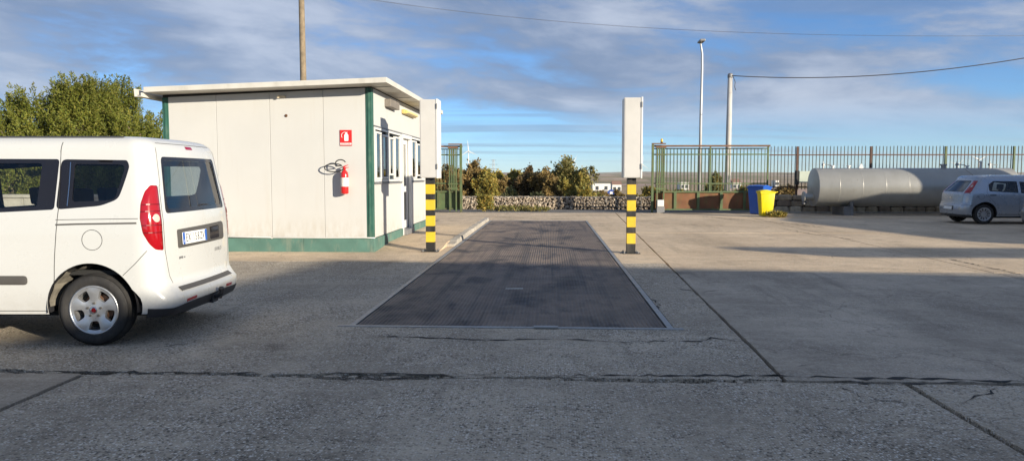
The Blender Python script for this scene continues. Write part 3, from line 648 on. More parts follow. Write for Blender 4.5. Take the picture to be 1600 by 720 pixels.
# ------------------------------------------------------------------ gates and fence
M['gate'] = painted('gate_green', (0.085,0.125,0.05), 0.6, 0.25, 0, 3.5, (0.16,0.085,0.04), 0.7)
M['rust'] = painted('rusted_sheet', (0.19,0.085,0.04), 0.85, 0.35, 0, 2.2, (0.12,0.15,0.05), 0.5)
M['rail_rust'] = painted('rusted_rail', (0.17,0.085,0.05), 0.8, 0.3, 0, 3, (0.10,0.10,0.05), 0.4)
M['fencep'] = painted('fence_brown', (0.10,0.045,0.028), 0.7, 0.3, 0, 3)
M['bar'] = painted('fence_bar', (0.055,0.055,0.035), 0.65, 0.3, 0, 5, (0.09,0.05,0.03), 0.5)
def sliding_gate(x0, x1, Y, label, flip, sheet):
    """x0<x1; the guide column stands at the end facing the opening"""
    t = thing('sliding_gate', label, 'gate', ((x0+x1)/2, Y, 0), 0, 'sliding gates')
    off = tuple(t.location)
    MB().box(x0,x1+.06,Y-.05,Y+.05,2.645,2.715).build('top_rail', M['rail_rust'], t, bevel=0.006)
    for z in (2.315, 1.145): MB().box(x0,x1,Y-.035,Y+.0,z,z+.05).build('rail', M['gate'], t)
    MB().box(x0,x1,Y-.07,Y+.07,.80,.86).build('beam_flange', M['gate'], t, bevel=0.005)
    MB().box(x0,x1,Y-.07,Y+.07,.09,.15).build('beam_flange', M['gate'], t, bevel=0.005)
    ribs = np.arange(x0, x1+.01, (x1-x0)/5)
    for i, x in enumerate(ribs): MB().box(x-.055,x+.055,Y-.068,Y-.012,.152,.798).build('rib', M['gate'], t, bevel=0.004)
    for a, b in zip(ribs[:-1], ribs[1:]): MB().box(a+.05,b-.05,Y-.012,Y+.006,.152,.798).build('sheet', sheet, t)
    for x in (x0+.02, (x0+x1)/2, x1-.02): MB().box(x-.03,x+.03,Y-.03,Y+.03,.862,2.643).build('stile', M['gate'], t)
    k = int((x1-x0)/.138); me = MB().box(-.009,.009,-.009,.009,0,1.70).mesh('bar'); me.materials.append(M['gate'])
    for i in range(1, k): link('bar', me, None, t, (x0+i*(x1-x0)/k-off[0], .012, .862))
    for i in range(1, k): link('bar', me, None, t, (x0+(i+.42)*(x1-x0)/k-off[0], .20, .862))
    MB().box(x0,x1,Y+.18,Y+.22,2.56,2.60).box(x0,x1,Y+.18,Y+.22,.84,.87).build('back_rail', M['gate'], t)
    c0, c1 = (x1-.50, x1-.14) if flip else (x0+.14, x0+.50)
    cpo = None
    for j in range(4):
        a = c0+(c1-c0)*(j+.12)/4; b = c0+(c1-c0)*(j+.72)/4
        MB().box(a,b,Y-.16,Y-.06,.02 if j in (0,3) else .87,2.60).build('guide_channel', M['gate'], t, bevel=0.006)
    MB().box(c0-.03,c1+.03,Y-.17,Y-.055,2.602,2.68).build('guide_head', M['rail_rust'], t, bevel=0.006)
    for zz in (2.30, 1.12, .93):
        MB().box(c0-.02,c1+.02,Y-.18,Y-.162,zz,zz+.06).build('guide_strap', M['gate'], t)
    e0 = x1-.03 if flip else x0-.06
    MB().box(e0,e0+.09,Y-.22,Y-.13,0,2.74).build('end_post', M['gate'], t, bevel=0.006)
    MB().box(min(e0,c0),max(e0+.09,c1),Y-.215,Y-.135,2.742,2.79).build('head_beam', M['rail_rust'], t, bevel=0.004)
    return t
gR = sliding_gate(4.12, 8.74, 31.45, 'rusty green sliding gate pushed open, left of the blue bin', False, M['rust'])
gL = sliding_gate(-8.4, -3.68, 31.6, 'green sliding gate leaf partly hidden behind the cabin', True, M['gate'])
bcn = atY(1034, 222, 31.3)
bl = thing('warning_beacon', 'small amber beacon on top of the rusty sliding gate', 'beacon', (bcn[0], 31.3, 2.80))
MB().lathe([(.05,2.792),(.05,2.84),(.0,2.84)], 12, 'z', (bcn[0],31.3,0)).build('base', M['black'], bl)
MB().lathe([(.045,2.841),(.05,2.90),(.035,2.96),(0,2.97)], 12, 'z', (bcn[0],31.3,0)).build('lens', plain('amber_lens', (0.70,0.42,0.05), 0.25), bl, smooth=True)
gb = atY(1032, 320, 31.0)[0]
mb_ = thing('gate_motor', 'pale gate motor box at the foot of the rusty sliding gate', 'gate motor', (gb, 31.05, 0))
MB().box(gb-.13,gb+.13,30.95,31.2,.26,.52).build('cover', M['white'], mb_, bevel=0.02); MB().box(gb-.15,gb+.15,30.93,31.22,0,.255).build('base', M['grey'], mb_, bevel=0.01)
# railing fence on the low stone wall
FY = 31.75
fence = thing('railing_fence', 'tall railing fence of thin upright bars behind the grey tank', 'fence', (14.0, FY, .55))
fo = tuple(fence.location)
posts = [atY(p, 230, FY)[0] for p in (1246,1361,1478,1585)]; posts += [posts[-1]+2.85*k for k in (1,2,3)]
for i, x in enumerate(posts): MB().box(x-.035,x+.035,FY-.04,FY+.04,.3,2.66).build('post', M['fencep'] if i < 2 else M['gate'], fence, bevel=0.006)
for z in (2.30, 1.00): MB().box(8.86,posts[-1],FY-.02,FY+.02,z,z+.045).build('rail', M['fencep'], fence)
me = MB().box(-.0125,.0125,-.011,.011,0,1.72).add([(-.0125,-.011,1.72),(.0125,-.011,1.72),(.0125,.011,1.72),(-.0125,.011,1.72),(0,0,1.76)],[(0,1,4),(1,2,4),(2,3,4),(3,0,4)]).mesh('bar'); me.materials.append(M['bar'])
nb = int((posts[-1]-8.9)/.139)
for i in range(nb):
    x = 8.93+i*.139
    if min(abs(x-p) for p in posts) > .06: link('bar', me, None, fence, (x-fo[0], .032, .93-fo[2]+random.uniform(-.008,.008)))
# low wall of rough stones
M['stone'] = []
for i, c in enumerate(((0.42,0.33,0.22),(0.33,0.26,0.185),(0.48,0.40,0.29),(0.24,0.18,0.13))): M['stone'].append(painted('rough_stone_%s' % 'abcd'[i], c, 0.9, 0.3, 0, 5, (0.10,0.08,0.06), 0.5, 0.6))
sw = thing('stone_wall', 'low wall of rough tan stones under the railing fence', 'wall', (15, 31.6, 0)); so = tuple(sw.location)
def stone(w, d, h, rg):
    bm = bmesh.new(); bmesh.ops.create_cube(bm, size=1.0)
    bmesh.ops.bevel(bm, geom=bm.edges[:], offset=.16, segments=1, affect='EDGES')
    for v in bm.verts: v.co = Vector((v.co.x*w*(1+rg.uniform(-.07,.07)), v.co.y*d*(1+rg.uniform(-.12,.12)), v.co.z*h*(1+rg.uniform(-.08,.08))))
    me = bpy.data.meshes.new('stone'); bm.to_mesh(me); bm.free(); return me
rg = random.Random(4)
for row, (zc, h) in enumerate(((.12,.26),(.37,.25),(.60,.22))):
    x = 8.8+rg.uniform(-.2,0)
    while x < 21.5:
        w = rg.uniform(.32,.62); me2 = stone(w*.97, .42, h*rg.uniform(.9,1.05), rg); me2.materials.append(M['stone'][rg.choice((0,0,1,2,3) if row == 0 else (0,1,1,3,2))])
        link('stone', me2, None, sw, (x+w/2-so[0], 31.62-so[1]+rg.uniform(-.03,.03)-(.05 if row == 0 else 0), zc)); x += w
MB().box(8.7,21.5,31.58,32.2,-.05,.66).build('core', M['dirt'], sw)
MB().box(9.0,21.5,30.97,31.36,-.05,.05).build('footing', M['kerb'], sw, bevel=.01)
# grey-green junction box on the fence
jb = atY(1256, 276, 31.5); j = thing('junction_box', 'pale grey-green box mounted on the fence behind the tank end', 'box', (jb[0], 31.55, jb[2]-.25))
MB().box(jb[0]-.20,jb[0]+.30,31.42,31.68,jb[2]-.25,jb[2]+.22).build('case', painted('pale_green_box', (0.42,0.47,0.40), 0.6), j, bevel=.01)
MB().box(jb[0]-.30,jb[0]-.203,31.44,31.70,jb[2]-.32,jb[2]+.24).build('side_bracket', M['black'], j)
# ------------------------------------------------------------------ tank
def tankmat():
    n = NB('tank_grey'); co = n.co('Object')
    c = n.mix(n.ramp(n.noise(co, 1.4, 6, 0.65), [(0.3, 0.0), (0.75, 1.0)]), (0.34,0.33,0.30), (0.42,0.41,0.38))
    c = n.mix(n.math('MULTIPLY', n.ramp(n.noise(n.co('Object', (3,1,0.6)), 2.2, 7, 0.7), [(0.55, 0.0), (0.75, 1.0)]), 0.25), c, (0.20,0.165,0.12))
    c = n.mix(n.math('MULTIPLY', n.ramp(n.noise(co, 11, 4, 0.7), [(0.66, 0.0), (0.72, 1.0)]), 0.6), c, (0.10,0.06,0.035))
    n.set(Base_Color=c, Roughness=0.38, Metallic=0.35); return n.m
M['tank'] = tankmat()
TX0, TX1, TYC, TZ, TR = 10.02, 17.25, 29.9, 1.05, .725
tk = thing('storage_tank', 'long horizontal grey cylindrical steel tank lying before the railing fence', 'tank', (13.6, TYC, 0)); to = tuple(tk.location)
prof = [(0,TX0-.10),(.25,TX0-.085),(.5,TX0-.05),(.66,TX0-.015),(TR-.01,TX0),(TR,TX0+.02)]
MB().lathe(prof+[(TR,TX1-.02),(.66,TX1+.06),(.5,TX1+.12),(.25,TX1+.17),(0,TX1+.18)], 64, 'x', (0,TYC,TZ)).build('shell', M['tank'], tk, auto=35)
for k, x in enumerate(np.linspace(TX0+.75, TX1-.6, 8)):
    MB().lathe([(TR-.002,x-.012),(TR+.004,x-.006),(TR+.004,x+.006),(TR-.002,x+.012)], 64, 'x', (0,TYC,TZ)).build('weld_seam', M['tank'], tk, smooth=True)
for xs in (TX0+1.25, TX1-1.25):
    w = .95; arc = [(TYC+.80*math.sin(a), TZ-.735*math.cos(a)) for a in np.linspace(-.75,.75,13)]
    mb = MB(); n_ = len(arc)
    poly = [(TYC-.62,.0),(TYC+.62,.0)]+[(y, z) for y, z in reversed(arc)]
    mb.add([(xs-.05,p[0],p[1]) for p in poly]+[(xs+.05,p[0],p[1]) for p in poly], [tuple(reversed(range(len(poly)))), tuple(range(len(poly),2*len(poly)))]+[(i,(i+1)%len(poly),(i+1)%len(poly)+len(poly),i+len(poly)) for i in range(len(poly))])
    mb.box(xs-.30,xs-.052,TYC-.60,TYC+.60,0,.34)
    mb.build('saddle', painted('saddle_grey', (0.16,0.155,0.15), 0.7, 0.25), tk)
for px, kind in ((1286,0),(1301,1),(1326,1),(1345,2),(1474,3),(1495,0),(1511,1),(1532,4),(1546,0)):
    x = atY(px, 262, TYC)[0]; mb = MB(); zt = TZ+TR-.01
    if kind in (1,): mb.lathe([(.05,zt),(.05,zt+.07),(.075,zt+.07),(.075,zt+.11),(0,zt+.11)], 14, 'z', (x,TYC,0))
    elif kind == 0: mb.lathe([(.03,zt),(.03,zt+.1),(.055,zt+.1),(.055,zt+.17),(.02,zt+.2),(.02,zt+.26),(0,zt+.26)], 12, 'z', (x,TYC,0)).tube([(x-.02,TYC,zt+.16),(x+.30,TYC,zt+.12)],.014,6)
    elif kind == 2: mb.prism_y([(x-.08,zt),(x+.10,zt),(x+.03,zt+.17),(x-.01,zt+.17)], TYC-.02, TYC+.02)
    elif kind == 3: mb.lathe([(.09,zt-.02),(.09,zt+.10),(.12,zt+.10),(.12,zt+.16),(0,zt+.16)], 16, 'z', (x,TYC,0))
    else: mb.lathe([(.04,zt),(.04,zt+.22),(.06,zt+.22),(.06,zt+.27),(0,zt+.27)], 12, 'z', (x,TYC,0))
    mb.build('fitting', M['white'] if kind in (1,2,4) else M['galv'], tk)
MB().lathe([(.0,TX0-.42),(.20,TX0-.42),(.20,TX0-.37),(.13,TX0-.37),(.13,TX0-.02)], 20, 'x', (0,TYC-.15,TZ-.36)).build('outlet', M['tank'], tk, smooth=False)
MB().tube([(TX0-.30,TYC-.15,TZ-.56),(TX0-.38,TYC-.17,TZ-.62),(TX0-.42,TYC-.2,TZ-.60)],.05,10).build('drain_valve', M['grey'], tk, smooth=True)
MB().tube([(TX0+.2,TYC-.3,TZ+.66),(TX0+2.4,TYC-.3,TZ+.66)],.006,5).tube([(TX0+3.4,TYC-.3,TZ+.66),(TX0+5.2,TYC-.3,TZ+.66)],.006,5).build('weld_line', M['tank'], tk)

# ------------------------------------------------------------------ wheelie bins
def bin_(x, y, rz_, mat, label, s=1.0, hs=1.0):
    t = thing('wheelie_bin', label, 'bin', (x, y, 0), rz_, 'wheelie bins by the gate', world=False)
    w0, w1, d0, d1, h = .22*s, .285*s, .24*s, .33*s, .96*s*hs
    mb = MB(); mb.add([(-w0,-d0,.03),(w0,-d0,.03),(w0,d0,.03),(-w0,d0,.03),(-w1,-d1,h),(w1,-d1,h),(w1,d1,h),(-w1,d1,h)], [(0,3,2,1),(0,1,5,4),(1,2,6,5),(2,3,7,6),(3,0,4,7),(4,5,6,7)])
    mb.build('body', mat, t, bevel=.025, auto=40)
    MB().box(-w1-.018,w1+.018,-d1-.018,d1+.018,h-.075,h-.02).build('rim', mat, t, bevel=.012)
    mb = MB(); n_ = 6; vs = []
    for i in range(n_+1):
        u = i/n_; y_ = -d1-.035+u*(2*d1+.075); z_ = h+.005+.055*math.sin(PI*min(1,u*1.15+.05))
        vs += [(-w1-.025,y_,h-.012),(-w1-.005,y_,z_-.01),(0,y_,z_+.008),(w1+.005,y_,z_-.01),(w1+.025,y_,h-.012)]
    fs = [(5*i+k,5*i+k+1,5*i+k+6,5*i+k+5) for i in range(n_) for k in range(4)]+[(0,4,3,2,1),tuple(5*n_+k for k in range(5))]
    mb.add(vs, fs).build('lid', mat, t, auto=35)
    MB().tube([(-w1+.04,d1+.02,h-.03),(-w1+.04,d1+.09,h-.02),(w1-.04,d1+.09,h-.02),(w1-.04,d1+.02,h-.03)],.016,8).build('handle', mat, t, smooth=True)
    for sx in (-1,1): MB().lathe([(0,-.03),(.06,-.03),(.10,-.022),(.10,.022),(.06,.03),(0,.03)],20,'x',(sx*(w0+.045),d0+.01,.10)).build('wheel', M['black'], t, auto=40)
    MB().box(-.09,.09,-d1+.012,-d1+.03,h*.62,h*.70).build('grip_recess', mat, t)
    return t
M['bblue'] = painted('bin_blue', (0.01,0.085,0.42), 0.4, 0.1, 0, 4, (0.05,0.1,0.25), 0.3)
M['byel'] = painted('bin_yellow', (0.70,0.56,0.0), 0.4, 0.08, 0, 4, (0.45,0.36,0.05), 0.25)
b1 = gp(1189, 336); b2 = gp(1200, 339)
bin_(b1[0]+.06, b1[1]+.50, R(-40), M['bblue'], 'blue plastic wheelie bin behind the yellow one', 1.12)
bin_(b2[0]-.03, b2[1]+.22, R(-86), M['byel'], 'yellow plastic wheelie bin beside the gate', .80, 1.2)

# ------------------------------------------------------------------ foliage helpers
def leaf_quads(P, size, rg, up=0.25, ratio=1.7, bias=None):
    n = len(P); d = rg.normal(size=(n,3)); d[:,2] += up*2
    if bias is not None: d = d*0.8+bias*1.4
    d /= np.linalg.norm(d, axis=1)[:,None]+1e-9; a = rg.normal(size=(n,3)); w = np.cross(d, a); w /= np.linalg.norm(w, axis=1)[:,None]+1e-9
    s = size*rg.uniform(0.6, 1.35, n)[:,None]
    return np.stack([P-w*s*.5, P+d*s*ratio*.45-w*s*.42, P+d*s*ratio, P+d*s*ratio*.5+w*s*.5], 1)
def tree(name, label, cat, loc, blobs, mat, n, size, rg, trunk=True, group=None, barkm=None, up=.25):
    """blobs: (dx,dy,z,rx,ry,rz) ellipsoids; leaves spread through each blob's outer shell in clumps"""
    t = thing(name, label, cat, loc, 0, group, world=False)
    tot = sum(b[3]*b[5] for b in blobs); Q = []
    for (dx,dy,z,rx,ry,rz_) in blobs:
        k = int(n*rx*rz_/tot); nc = max(8, k//28)
        c = rg.normal(size=(nc,3)); c /= np.linalg.norm(c, axis=1)[:,None]; c *= (rg.uniform(0.25, 1, nc)**0.5)[:,None]*rg.uniform(.78, 1.12, nc)[:,None]
        cc = c[rg.integers(0, nc, k)]+rg.normal(size=(k,3))*.115
        Q.append(leaf_quads(cc*np.array([rx,ry,rz_])+np.array([dx,dy,z]), size, rg, up))
    Q = np.concatenate(Q); Q = Q[Q[:,:,2].min(1) > .02]
    link('crown', quads_mesh('crown', Q), mat, t)
    if trunk:
        mb = MB(); zt = max(b[2] for b in blobs); r0 = .05+.022*zt
        mb.tube([(0,0,-.3),(.03,.02,zt*.35),(-.02,0,zt*.75)], [r0*1.25,r0,r0*.55], 9)
        for b in blobs[:9]: mb.tube([(0,0,zt*.28),(b[0]*.5,b[1]*.5,b[2]*.7),(b[0],b[1],b[2]+b[5]*.3)], [r0*.55,r0*.35,.012], 6)
        mb.build('trunk', barkm or M['wood'], t, smooth=True)
    return t
M['junip'] = foliage('juniper_sprays', [(0.12,0.145,0.02),(0.185,0.195,0.03),(0.07,0.095,0.017),(0.24,0.215,0.042),(0.14,0.16,0.025)], trans=.2)
M['leafb'] = foliage('autumn_brown_leaves', [(0.30,0.20,0.08),(0.24,0.175,0.07),(0.36,0.235,0.085),(0.20,0.155,0.065),(0.32,0.24,0.09)])
M['leafo'] = foliage('olive_gold_leaves', [(0.378,0.290,0.074),(0.257,0.243,0.061),(0.513,0.351,0.081),(0.203,0.223,0.068)])
M['leafg'] = foliage('dark_green_leaves', [(0.19,0.185,0.06),(0.27,0.24,0.08),(0.13,0.145,0.05),(0.33,0.25,0.085)])
M['leafd'] = foliage('dark_bronze_leaves', [(0.18,0.125,0.06),(0.23,0.15,0.07),(0.13,0.105,0.05)])
M['leafp'] = foliage('pale_grey_green_leaves', [(0.17,0.185,0.085),(0.13,0.15,0.06),(0.21,0.20,0.10)])
# junipers behind the cabin and the van
def juniper(px, top, Y, rad, label, seed):
    rg = np.random.default_rng(seed); p = atY(px, top, Y); H = p[2]
    t = thing('juniper_tree', label, 'tree', (p[0], Y, 0), 0, 'junipers left of the cabin', world=False)
    K = int(500*rad*H/4); Q = []
    for k in range(K):
        z = (H-.42)*(rg.uniform(0.04, 1)**0.85); a = rg.uniform(0, 2*PI); env = rad*(1.0-(max(0, z/H-.35)/.72)**1.7)*(1+.25*math.sin(3*a+seed)+.12*math.sin(7*a+z*2))
        rr = env*rg.uniform(.45, 1.0)**.5; base = np.array([rr*math.cos(a), rr*math.sin(a), z-.35])
        ax = np.array([math.cos(a)*.35, math.sin(a)*.35, 1.0])+rg.normal(size=3)*.16; ax /= np.linalg.norm(ax)
        Ln = rg.uniform(.40,.85); m_ = 120; u = rg.uniform(0, 1, m_); r_ = .15*(1-u)**.7+.012
        off = rg.normal(size=(m_,3)); off /= np.linalg.norm(off, axis=1)[:,None]
        P = base+ax*(u*Ln)[:,None]+off*r_[:,None]
        Q.append(leaf_quads(P, .030, rg, 0, 2.3, ax+off*.35))
    Q = np.concatenate(Q); Q = Q[Q[:,:,2].min(1) > .02]
    link('crown', quads_mesh('crown', Q), M['junip'], t)
    mb = MB().tube([(0,0,-.1),(0,0,H*.5),(0,0,H*.85)], [.14,.09,.02], 8)
    for k in range(10):
        a = k*2.4; zz = .5+k*H*.07; mb.tube([(0,0,zz),(math.cos(a)*rad*.3,math.sin(a)*rad*.3,zz+.3)],[.04,.01],5)
    mb.build('trunk', M['wood'], t, smooth=True); return t
for i, (px, top, Y, rad, lab) in enumerate(((-70,200,19.6,1.2,'just outside the left frame edge'),(12,186,19.0,1.05,'low juniper at the left frame edge'),(62,134,20.0,1.2,'broad juniper with two blunt tips above the van roof'),(124,112,19.8,1.0,'tallest pointed juniper above the van roof'),(160,114,20.8,1.15,'pointed juniper right of the tallest one'),(205,164,20.2,1.0,'sloping juniper near the cabin gutter'),(246,196,20.7,1.0,'shaded juniper tucked behind the cabin corner'))):
    juniper(px, top, Y, rad, lab if 'juniper' in lab else 'olive green juniper '+lab, 40+i)
lw = thing('boundary_wall', 'low pale block wall in front of the junipers, seen through the van windows', 'wall', (-16, 17.3, 0))
for i in range(11):
    x0_ = -30+i*1.98; MB().box(x0_,x0_+1.965,17.2,17.4,0,.98).build('wall_panel', M['kerb'], lw, bevel=.006)
MB().box(-30,-8.3,17.16,17.44,.983,1.06).build('coping', M['kerb'], lw, bevel=.008)
# autumn bushes beyond the wall: (pixel x, pixel top, Y, half width px, material, words)
BUSH = [(742,249,41,27,'leafb','broad brown bush beside the left gate frame'),(776,266,43,20,'leafo','gold and brown bush left of the bronze one'),(806,262,42,17,'leafo','narrow olive bush between the brown and bronze bushes'),
        (826,257,41,16,'leafd','dark bronze bush left of the tallest tree'),(852,262,40,20,'leafb','rusty brown bush overlapping the tallest tree'),(886,243,42,34,'leafg','tallest round green-brown tree above the gabion wall'),
        (908,272,39,20,'leafo','golden bush at the right foot of the tallest tree'),(702,256,40,24,'leafb','brown bush seen through the left gate bars'),(660,262,41,26,'leafo','olive bush hidden behind the cabin end'),
        (1013,291,40,15,'leafo','low olive scrub between the right cabinet and the gate'),(965,297,44,14,'leafb','low brown scrub by the blue road sign'),(938,298,46,16,'leafb','low brown scrub right of the golden bush'),
        (1118,270,44,16,'leafg','dark green bush seen through the sliding gate bars'),(1060,296,42,20,'leafo','olive scrub seen low through the gate bars by the guide column'),(1160,292,43,18,'leafo','olive scrub seen through the right end of the gate'),
        (1232,291,42,22,'leafb','brown scrub behind the fence left of the tank'),(1300,297,42,24,'leafb','brown scrub behind the tank end'),(1400,298,43,30,'leafo','olive scrub hidden behind the tank'),(988,302,41,12,'leafo','low gold scrub behind the right striped post'),(758,262,40,16,'leafo','gold bush right of the broad brown bush'),(790,276,41,16,'leafb','low brown bush left of the olive bush'),(838,268,42,18,'leafb','brown bush close behind the dark bronze one'),(870,262,43,20,'leafo','olive bush behind the rusty brown bush'),(720,262,42,16,'leafo','olive bush between the gate frame and the brown bush')]
rgt = np.random.default_rng(11)
for i, (px, top, Y, hw, mt, lab) in enumerate(BUSH):
    z0 = float(hgt(0, Y)); p = atY(px, top, Y); H = p[2]-z0; w = hw*1.3*Y/1200; bl_ = []
    for k in range(17):
        a = rgt.uniform(0, 2*PI); q = rgt.uniform(.15, .85); f = rgt.uniform(.12, .76); s_ = rgt.uniform(.28,.44)
        bl_.append((w*q*math.cos(a), w*q*math.sin(a), H*f, w*s_, w*s_, min(H*.27, w*s_*1.1)))
    bl_.append((0,0,H*.72,w*.45,w*.45,H*.25)); bl_.append((0,0,H*.25,w*1.1,w*.8,H*.27))
    tree('bush' if H < 3 else 'tree', lab, 'bush' if H < 3 else 'tree', (p[0], Y, z0), bl_, M[mt], int(13000+6000*w), .088, rgt, True, 'bushes beyond the road')
for px, top, hw, lab in ((796,291,13,'pale grey-green shrub before the olive bush'),(839,296,12,'pale grey-green shrub before the rusty brown bush')):
    Y = 36.2; z0 = float(hgt(0,Y)); p = atY(px, top, Y); H = p[2]-z0; w = hw*Y/1200
    tree('shrub', lab, 'bush', (p[0],Y,z0), [(0,0,H*.55,w*.8,w*.7,H*.42),(w*.4,0,H*.4,w*.6,w*.6,H*.35),(-w*.4,0,H*.45,w*.6,w*.6,H*.35)], M['leafp'], 2600, .055, rgt, True, 'pale shrubs behind the gabion wall')
# gabion wall
gw = thing('gabion_wall', 'long low gabion wall of small pale stones across the road', 'wall', (0, 34.3, 0))
rg = random.Random(9); bmg = bmesh.new(); ico = bmesh.new(); bmesh.ops.create_icosphere(ico, subdivisions=1, radius=1.0); iv = [v.co.copy() for v in ico.verts]; iff = [[v.index for v in f.verts] for f in ico.faces]; ico.free()
gv = MB()
def pebble(x, y, z, s):
    rot = Matrix.Rotation(rg.uniform(0,6), 3, Vector((rg.uniform(-1,1),rg.uniform(-1,1),rg.uniform(-1,1)+.01)).normalized())
    gv.add([Vector((x,y,z))+Vector(rot @ Vector((v.x*s*rg.uniform(.8,1.3), v.y*s, v.z*s*rg.uniform(.6,.95)))) for v in iv], iff)
x = -14.0
while x < 13:
    for k in range(9):
        pebble(x+rg.uniform(-.06,.06), 34.27+rg.uniform(-.02,.04), .03+k*.060+rg.uniform(-.035,.035), rg.uniform(.036,.068))
    for k in range(4): pebble(x+rg.uniform(-.04,.04), 34.36+k*.13, .50+rg.uniform(-.02,.01), rg.uniform(.05,.08))
    x += .080
def peb():
    n = NB('gabion_stone'); g = n.N.new('ShaderNodeNewGeometry')
    c = n.ramp(g.outputs['Random Per Island'], [(0.1,(0.16,0.125,0.095)),(0.35,(0.33,0.265,0.195)),(0.6,(0.44,0.365,0.28)),(0.85,(0.24,0.185,0.14)),(0.95,(0.52,0.45,0.36))])
    n.set(Base_Color=c, Roughness=0.9); n.bump(n.noise(n.co('Object'), 40, 3), .3, .01); return n.m
tag(gv.build('stones', peb(), gw), kind='stuff')
MB().box(-14,13,34.34,34.75,-.1,.49).build('core', M['dirt'], gw)
wm = MB()
for x in np.arange(-14, 13.1, 1.5): wm.box(x-.006,x+.006,34.17,34.182,0,.56)
wm.box(-14,13,34.17,34.182,.55,.562); wm.box(-14,13,34.17,34.182,.28,.286)
wm.build('wire_frame', M['galv'], gw)
# weeds at the foot of the wall and by the bins
def weeds(px, py, hw, h, n, mat, label, seed):
    rg = np.random.default_rng(seed); p = gp(px, py); k = n; a = rg.uniform(0, 2*PI, k); r_ = hw*np.sqrt(rg.uniform(0, 1, k))
    P = np.stack([r_*np.cos(a), r_*np.sin(a)*.6, h*rg.uniform(.05,.8,k)], 1); t = thing('weed_clump', label, 'weeds', (p[0],p[1],0), 0, 'weeds in the yard', world=False)
    link('leaves', quads_mesh('leaves', leaf_quads(P, .05, rg, .5, 3.0)), mat, t); return t
weeds(1214, 339.5, .30, .14, 500, M['leafo'], 'small green weed clump at the wheel of the yellow bin', 1)
weeds(758, 329.5, .32, .75, 1300, M['leafo'], 'yellow-green bush growing against the gabion wall', 2)
weeds(800, 329, .8, .16, 600, M['leafg'], 'dark green weeds along the foot of the gabion wall', 3)
weeds(835, 329.5, .6, .12, 400, M['leafg'], 'second patch of dark weeds at the gabion wall foot', 4)
weeds(662, 346, .22, .12, 200, M['leafb'], 'dry tuft at the corner of the pavement behind the striped post', 5)

# ------------------------------------------------------------------ far things
M['far_white'] = painted('far_white', (0.70,0.68,0.64), 0.7); M['far_roof'] = painted('far_roof', (0.30,0.17,0.12), 0.8); M['far_win'] = plain('far_window', (0.05,0.055,0.06), 0.3)
def house(px0, px1, ytop, Y, h, d, label, roof=True, yaw=0):
    a = atY(px0, ytop, Y); b = atY(px1, ytop, Y); x0, x1 = a[0], b[0]; zb = float(hgt((x0+x1)/2, Y))-.5; zt = max(a[2], zb+h)
    t = thing('far_building', label, 'building', ((x0+x1)/2, Y, zb))
    MB().box(x0,x1,Y,Y+d,zb,zt).build('wall', M['far_white'], t)
    if roof: MB().add([(x0-.3,Y-.3,zt),(x1+.3,Y-.3,zt),(x1+.3,Y+d+.3,zt),(x0-.3,Y+d+.3,zt),(x0,Y+d/2,zt+d*.16),(x1,Y+d/2,zt+d*.16)],[(0,1,5,4),(2,3,4,5),(1,2,5),(3,0,4)]).build('roof', M['far_roof'], t)
    k = max(2, int((x1-x0)/3.5))
    for i in range(k):
        xc = x0+(i+.5)*(x1-x0)/k; MB().box(xc-.6,xc+.6,Y-.04,Y+.02,zt-2.4,zt-1.0).build('window', M['far_win'], t)
house(926, 954, 287, 300, 3, 10, 'long white farm building between the trees and the right cabinet', False)
house(957, 971, 288.5, 310, 3, 9, 'small cream farmhouse right of the long white building')
house(1064, 1076, 285, 320, 3, 9, 'small white house seen through the gate bars near the column', False)
house(1145, 1158, 286, 330, 3, 9, 'cream house seen through the gate bars near the concrete pole')
house(1212, 1217, 282, 420, 3, 8, 'tiny white house seen through the fence above the bins', False)
def turbine(px, hub, base_y, Y, blade_px, ang, label):
    p = atY(px, hub, Y); zb = float(hgt(p[0], Y))-2; L_ = blade_px*Y/1200; x, z = p[0], p[2]
    t = thing('wind_turbine', label, 'wind turbine', (x, Y, zb), 0, 'wind turbines on the horizon')
    MB().tube([(x,Y,zb),(x,Y,z)], [L_*.055,L_*.03], 12).build('tower', M['far_white'], t, smooth=True)
    MB().box(x-L_*.04,x+L_*.04,Y-L_*.10,Y+L_*.12,z-L_*.04,z+L_*.045).build('nacelle', M['far_white'], t, bevel=.1)
    MB().lathe([(0,-L_*.16),(L_*.035,-L_*.13),(L_*.04,-L_*.10)],10,'y',(x,Y,z)).build('hub', M['far_white'], t, smooth=True)
    for k in range(3):
        a = R(ang+120*k); d = Vector((math.sin(a),0,math.cos(a))); s_ = Vector((math.cos(a),0,-math.sin(a))); o = Vector((x,Y-L_*.12,z)); vs = []
        for u, w in ((0.02,.03),(.15,.06),(.5,.035),(1,.008)):
            c = o+d*L_*u; vs += [c-s_*L_*w*.4, c+Vector((0,L_*.012,0)), c+s_*L_*w, c-Vector((0,L_*.012,0))]
        MB().add(vs, [(4*i+j,4*i+(j+1)%4,4*i+4+(j+1)%4,4*i+4+j) for i in range(3) for j in range(4)]+[(0,1,2,3),(15,14,13,12)]).build('blade', M['far_white'], t)
turbine(732, 236, 262, 1500, 17, -5, 'white wind turbine rising over the leftmost brown bush')
turbine(1003, 256, 276, 2000, 14, 8, 'white wind turbine just right of the right cabinet')
turbine(897, 252, 276, 1900, 12, 25, 'wind turbine half hidden behind the tallest tree')
turbine(1529, 250, 275, 1500, 18, 58, 'white wind turbine behind the fence above the tank end')
turbine(1496, 257, 275, 1900, 13, 47, 'distant wind turbine left of the one above the tank end')
turbine(1548, 266, 277, 2300, 11, 0, 'smallest wind turbine at the right over the tank end')
